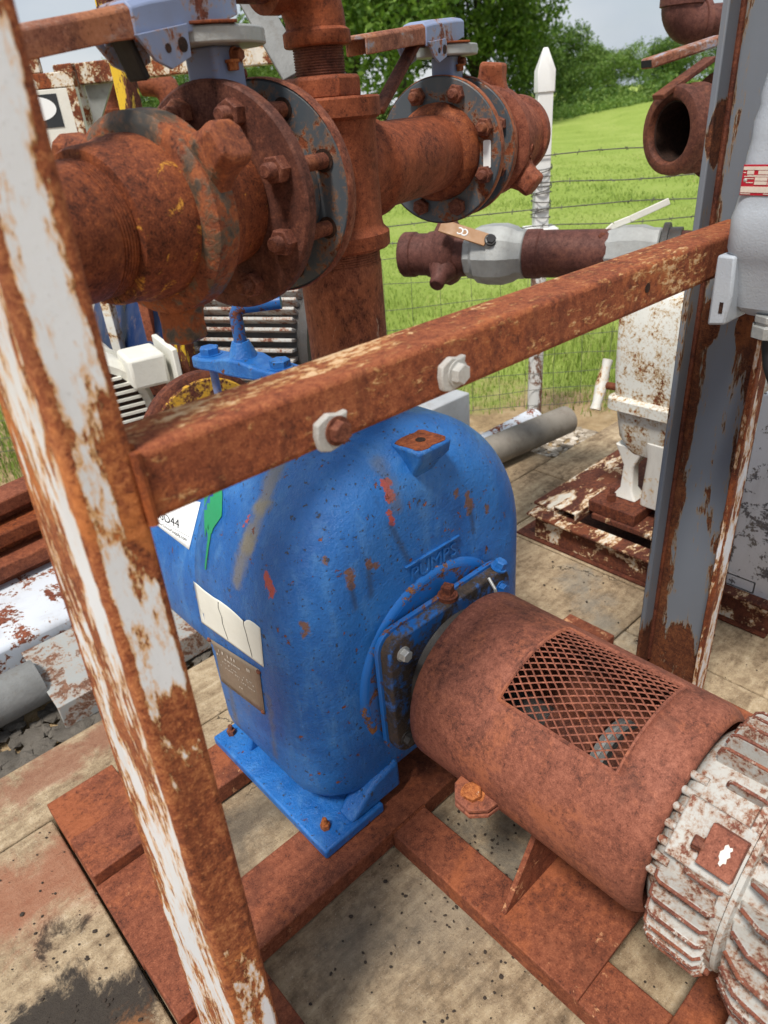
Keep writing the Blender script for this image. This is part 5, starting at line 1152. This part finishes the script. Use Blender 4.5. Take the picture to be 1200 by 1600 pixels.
# finned pale motor behind the riser
fm = dep(438, 505, 2.75)
fmt = thing('finned_motor', fm + Vector((0, 0, -.3)), 'pale finned motor seen between the screw handle and the riser pipe', 'motor')
fd = Vector((.5, -.86, 0)).normalized()
b = MB(); b.lathe(fm - fd * .30 + Vector((.05, .03, -.08)), fd, [(0, .1), (.002, .235), (.45, .235), (.46, .255), (.49, .255), (.495, .20), (.54, .12)], 48); b.build('frame', 'grease', fmt, 0, 40)  # frame coloured dark to draw in the shade between the fins
fs_ = fd.cross(up_).normalized(); fc = fm + Vector((.05, .03, -.08))
for k in range(26):
    a_ = math.radians(-40 + k * 8); rdv = fs_ * math.cos(a_) + up_ * math.sin(a_)
    MB().beam(fc - fd * .28 + rdv * .250, fc + fd * .14 + rdv * .250, .013, .055, tuple(rdv)).build('fin', 'motor', fmt, .003)
MB().beam(fc - fd * .2 + Vector((0, 0, -.55)), fc + fd * .1 + Vector((0, 0, -.55)), .35, .62).build('pedestal', 'rust_brown', fmt, .01)
# dark blue machine with orange rust pipe behind
bmc = dep(300, 520, 3.3)
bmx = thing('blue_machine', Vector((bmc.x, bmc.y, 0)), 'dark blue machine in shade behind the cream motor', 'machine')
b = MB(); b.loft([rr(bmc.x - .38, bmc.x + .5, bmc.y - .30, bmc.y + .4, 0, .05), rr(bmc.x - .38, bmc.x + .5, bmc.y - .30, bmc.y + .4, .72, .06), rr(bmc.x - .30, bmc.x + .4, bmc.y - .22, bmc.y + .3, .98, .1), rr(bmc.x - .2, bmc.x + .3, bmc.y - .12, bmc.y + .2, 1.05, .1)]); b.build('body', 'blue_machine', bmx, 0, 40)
c = dep(348, 500, 3.0); b = MB(); b.lathe(c, (.8, .6, 0), [(-.25, .13), (.0, .14), (.001, .16), (.03, .16), (.031, .12)], 32); b.build('pipe_stub', 'rust_spec', bmx)
c = dep(275, 600, 3.0); b = MB(); b.beam(c + Vector((-.25, .2, 0)), c + Vector((.35, -.25, 0)), .10, .05); b.build('base_bar', 'rust_brown', bmx)
# upright slats left of the yellow post
for k, (u0, v0, w_, m_, dd_, lb) in enumerate(((176, 505, .065, 'white_rust', 2.95, 'pale perforated upright strap nearest the left post'), (210, 505, .075, 'galv_dark', 3.05, 'grey upright bar between strap and rusty bar'), (232, 500, .055, 'rust_red', 2.9, 'rusty upright bar beside the blue machine'))):
    p_ = dep(u0, v0, dd_); o = MB().beam((p_.x, p_.y, -.05), (p_.x + .0, p_.y, p_.z + .22), w_, .035, tuple(pn_r)).build('upright_bar', m_, None, .003); tag(o, lb, 'bar')
o = None
# rusty channel beams stacked at the left edge
for k, (v0, z, lb) in enumerate(((765, .40, 'topmost of the three rusty beams at the left edge'), (815, .31, 'middle one of the three rusty beams at the left edge'), (865, .22, 'lowest of the three rusty beams at the left edge'))):
    p_ = onz(40, v0, z); dirb = Vector((.83, -.56, 0)).normalized(); dirb = (onz(80, v0 - 18, z) - p_).normalized()
    b = MB(); b.beam(p_ - dirb * .9, p_ + dirb * .42, .14, .055); b.beam(p_ - dirb * .9 + Vector((0, 0, -.045)), p_ + dirb * .42 + Vector((0, 0, -.045)), .05, .05)
    o = b.build('rusty_beam', 'rust_skid' if k != 1 else 'rust', None, .006); tag(o, lb, 'beam', 'rusty beams stacked at the left edge')
# flaking white plate box, grey pipe and channel on the ground at left
def slab(pix, z0, z1, name, mat, label, cat, bev=.006):
    P_ = [onz(u, v, z1) for u, v in pix]; n = len(P_); b = MB()
    b.add([(p.x, p.y, z0) for p in P_] + [tuple(p) for p in P_], [tuple(range(n))[::-1], tuple(range(n, 2 * n))] + [(i, (i + 1) % n, n + (i + 1) % n, n + i) for i in range(n)])
    o = b.build(name, mat, None, bev); tag(o, label, cat); return o
X0, X1 = -.9, .80
o = MB().box(X0, X1, 2.24, 2.70, -.1, .155).build('white_plate_box', 'white_plate', None, .02); tag(o, 'long white painted steel box flaking to rust at left', 'steel box')
o = MB().box(X0, X1, 2.715, 2.80, -.1, .175).build('grey_rail', 'galv_dark', None, .01); tag(o, 'dark grey rail along the back of the flaking white box', 'rail')
b = MB(); b.cyl((X0, 2.09, .075), (.245, 2.09, .075), .075, 32); o = b.build('grey_pipe', 'galv_dark', None); tag(o, 'brown grey pipe lying beside the flaking white box', 'pipe')
b = MB(); b.prism([(1.935, .062), (2.05, .085), (2.225, .115), (2.225, .107), (2.05, .077), (1.945, .054), (1.94, -.03), (1.93, -.03)], 'x', .24, .80); o = b.build('bent_plate', 'plate_grey', None, .003); tag(o, 'grey bent steel plate between the deck edge and the white box', 'plate')

# ================================================================ trees and grass
def leaf_cloud(name, lobes, n, size, mat, seed):
    r = np.random.default_rng(seed); w_ = np.array([l[3] * l[4] * l[5] for l in lobes]) ** .67; w_ /= w_.sum()
    idx = r.choice(len(lobes), n, p=w_); L = np.array(lobes)[idx]
    d = r.normal(size=(n, 3)); d /= np.linalg.norm(d, axis=1)[:, None]; rad = r.uniform(.35, 1, n) ** .45
    rough_ = 1 + .22 * np.sin(d[:, 0] * 7 + idx) * np.cos(d[:, 2] * 6 + idx * 2)
    c = L[:, :3] + d * (rad * rough_)[:, None] * L[:, 3:6]
    # clumping: pull leaves towards random twig points
    tw = c[r.choice(n, n // 14)]; ti = r.integers(0, len(tw), n); pull = r.uniform(0, 1, n) < .55
    near = tw[ti]; c = np.where(pull[:, None], near + r.normal(size=(n, 3)) * size * 1.5, c)
    u = r.normal(size=(n, 3)); u /= np.linalg.norm(u, axis=1)[:, None]; v = np.cross(u, r.normal(size=(n, 3))); v /= np.linalg.norm(v, axis=1)[:, None]
    s_ = (size * r.uniform(.55, 1.25, n))[:, None]
    V = np.stack([c - u * s_, c + v * s_ * .45, c + u * s_, c - v * s_ * .45], 1).reshape(-1, 3).astype(np.float32)
    F = np.arange(4 * n).reshape(-1, 4)
    me = bpy.data.meshes.new(name); me.vertices.add(4 * n); me.vertices.foreach_set('co', V.ravel()); me.loops.add(4 * n); me.loops.foreach_set('vertex_index', F.ravel().astype(np.int32))
    me.polygons.add(n); me.polygons.foreach_set('loop_start', np.arange(0, 4 * n, 4, dtype=np.int32)); me.update(calc_edges=True)
    at = me.attributes.new('tint', 'FLOAT', 'POINT'); at.data.foreach_set('value', np.repeat(r.uniform(0, 1, n) ** 1.4, 4).astype(np.float32))
    me.materials.append(MAT[mat]); return me
def make_tree_meshes(seed, h, wdt, n, mat, size=.17):
    r = random.Random(seed); lobes = [(0, 0, h * .62, wdt * .42, wdt * .42, h * .26)]; tips = []
    for k in range(22):
        a_ = r.uniform(0, 2 * PI); q = r.uniform(.35, 1); z = h * r.uniform(.22, .92); sp = wdt * .5 * math.sqrt(max(0, 1 - ((z / h - .55) / .5) ** 2)) * q
        s_ = wdt * r.uniform(.10, .19); lobes.append((sp * math.cos(a_), sp * math.sin(a_), z, s_, s_, s_ * r.uniform(.65, .95))); tips.append(lobes[-1][:3])
    crown = leaf_cloud('crown', lobes, n, size, mat, seed)
    b = MB(); b.tube([(0, 0, -.3), (.05, 0, h * .12), (-.05, .08, h * .3), (0, 0, h * .6)], [h * .028, h * .022, h * .017, h * .008], 9)
    for t in tips[:12]: b.tube([(0, 0, h * .2), (t[0] * .4, t[1] * .4, h * .2 + (t[2] - h * .2) * .55), t], [h * .011, h * .007, h * .003], 6)
    tm_ = b.mesh('trunk'); tm_.materials.append(MAT['bark']); tm_.shade_smooth(); return crown, tm_
TM = [make_tree_meshes(1, 12.5, 12, 26000, 'leaf_a'), make_tree_meshes(2, 10, 9, 20000, 'leaf_b'), make_tree_meshes(3, 7.5, 8, 16000, 'leaf_c', .15)]
def put_tree(u, d, k, sc, rz, label, dz=0):
    p_ = dep(u, 160, d); x, y = p_.x, p_.y; p_ = Vector((x, y, ground_z(x, y) - .1 + dz))
    t = thing('tree', p_, label, 'tree', 'trees beyond the field'); t.rotation_euler = (0, 0, rz); t.scale = (sc, sc, sc)
    for nm, me in zip(('crown', 'trunk'), TM[k]):
        o = bpy.data.objects.new(nm, me); COL.objects.link(o); o.parent = t
put_tree(630, 40, 0, 1.25, .3, 'tall dense green tree directly behind the right valve')
put_tree(745, 44, 0, 1.02, 2.1, 'broad green tree whose edge meets the sky above the white fence post')
put_tree(555, 47, 1, 1.45, 1.2, 'dark tree glimpsed right of the pipe elbow')
put_tree(850, 52, 1, .62, 4.0, 'dark green tree at the foot of the mound, right of the white fence post')
put_tree(950, 56, 2, .60, .9, 'loose pale green tree standing out against the sky left of the brown elbow')
put_tree(905, 58, 2, .58, 3.3, 'small pale tree between the big trees and the brown elbow')
put_tree(1040, 58, 1, .50, 2.0, 'low tree half hidden by the open pipe and the channel post')
put_tree(120, 40, 2, .56, 1.7, 'green tree under the left lever, behind the white frame')
put_tree(300, 42, 1, .46, .4, 'dark green tree between yellow post and left valve neck')
put_tree(205, 46, 2, .68, 2.9, 'pale thin topped tree behind the yellow post')
put_tree(400, 44, 0, .36, 3.9, 'tree behind the left valve flanges')
put_tree(1130, 62, 0, .5, .2, 'tree behind the channel post at the right')
# undergrowth along the foot of the trees and weeds at the mound
lb_ = []
for u in range(-150, 1400, 22):
    p_ = dep(u, 160, random.uniform(43, 52)); lb_.append((p_.x, p_.y, ground_z(p_.x, p_.y) + random.uniform(.2, .9), random.uniform(.8, 1.7), random.uniform(.8, 1.7), random.uniform(.6, 1.5)))
me = leaf_cloud('undergrowth', lb_, 42000, .14, 'leaf_b', 9); o = bpy.data.objects.new('undergrowth', me); COL.objects.link(o); o['kind'] = 'stuff'; o['label'] = 'low green undergrowth along the tree line'; o['category'] = 'undergrowth'
lb_ = []
for k in range(60):
    u = random.uniform(860, 1010); p_ = dep(u, 160, random.uniform(38, 45)); lb_.append((p_.x, p_.y, ground_z(p_.x, p_.y) + .15, .35, .35, random.uniform(.2, .5)))
me = leaf_cloud('weeds', lb_, 5000, .09, 'leaf_c', 10); o = bpy.data.objects.new('weeds', me); COL.objects.link(o); o['kind'] = 'stuff'; o['label'] = 'pale weeds on the grassy mound'; o['category'] = 'weeds'
# grass blades from the fence into the field
def grass(n, dmin, dmax, h0, h1, wd, umin, umax, seed, name, label):
    r = np.random.default_rng(seed); t = r.uniform(0, 1, n); d = dmin * (dmax / dmin) ** t; u = r.uniform(umin, umax, n)
    cl_ = r.normal(0, .06, (n, 2)); RM = np.array(ROT); cs = np.stack([(u - 600) / FPX, np.full(n, -500 / FPX), np.ones(n)], 1)
    dv = (cs @ RM.T)[:, :2]; dv = dv / np.linalg.norm(dv, axis=1)[:, None]; pos = dv * d[:, None] + cl_
    patch = np.sin(pos[:, 0] * 2.1 + 1.3) * np.sin(pos[:, 1] * 1.9 + .4) + r.normal(0, .5, n)
    keep = (d > dmin * 1.25) | (patch > -.2); pos = pos[keep]; d = d[keep]; n = len(pos)
    z = np.array([ground_z(x, y) for x, y in pos]) - .055
    hh = r.uniform(h0, h1, n) * np.clip(1.5 - (d - dmin) / dmin * 1.1, .45, 1.5) * (1 + .5 * np.sin(pos[:, 0] * 3) * np.cos(pos[:, 1] * 2.3)); a_ = r.uniform(0, 2 * PI, n); lean = r.uniform(0, .6, n) * hh
    sx, sy = np.cos(a_) * wd * (d / dmin) ** .6, np.sin(a_) * wd * (d / dmin) ** .6
    b0 = np.stack([pos[:, 0] - sx, pos[:, 1] - sy, z], 1); b1 = np.stack([pos[:, 0] + sx, pos[:, 1] + sy, z], 1); tp_ = np.stack([pos[:, 0] - np.sin(a_) * lean, pos[:, 1] + np.cos(a_) * lean, z + hh], 1)
    V = np.stack([b0, b1, tp_], 1).reshape(-1, 3).astype(np.float32); me = bpy.data.meshes.new(name)
    me.vertices.add(3 * n); me.vertices.foreach_set('co', V.ravel()); me.loops.add(3 * n); me.loops.foreach_set('vertex_index', np.arange(3 * n, dtype=np.int32)); me.polygons.add(n); me.polygons.foreach_set('loop_start', np.arange(0, 3 * n, 3, dtype=np.int32)); me.update(calc_edges=True)
    tn = np.clip(.35 + .25 * np.sin(pos[:, 0] * .9) * np.cos(pos[:, 1] * .8) + r.normal(0, .22, n), 0, 1); at = me.attributes.new('tint', 'FLOAT', 'POINT'); at.data.foreach_set('value', np.repeat(tn, 3).astype(np.float32))
    me.materials.append(MAT['grass']); o = bpy.data.objects.new(name, me); COL.objects.link(o); o['kind'] = 'stuff'; o['label'] = label; o['category'] = 'grass'
grass(110000, 4.3, 14, .03, .085, .0033, -200, 1400, 21, 'grass', 'green grass growing along the fence and into the field')
grass(60000, 13, 45, .025, .06, .009, -200, 1400, 22, 'field_grass', 'short bright green grass of the open field')
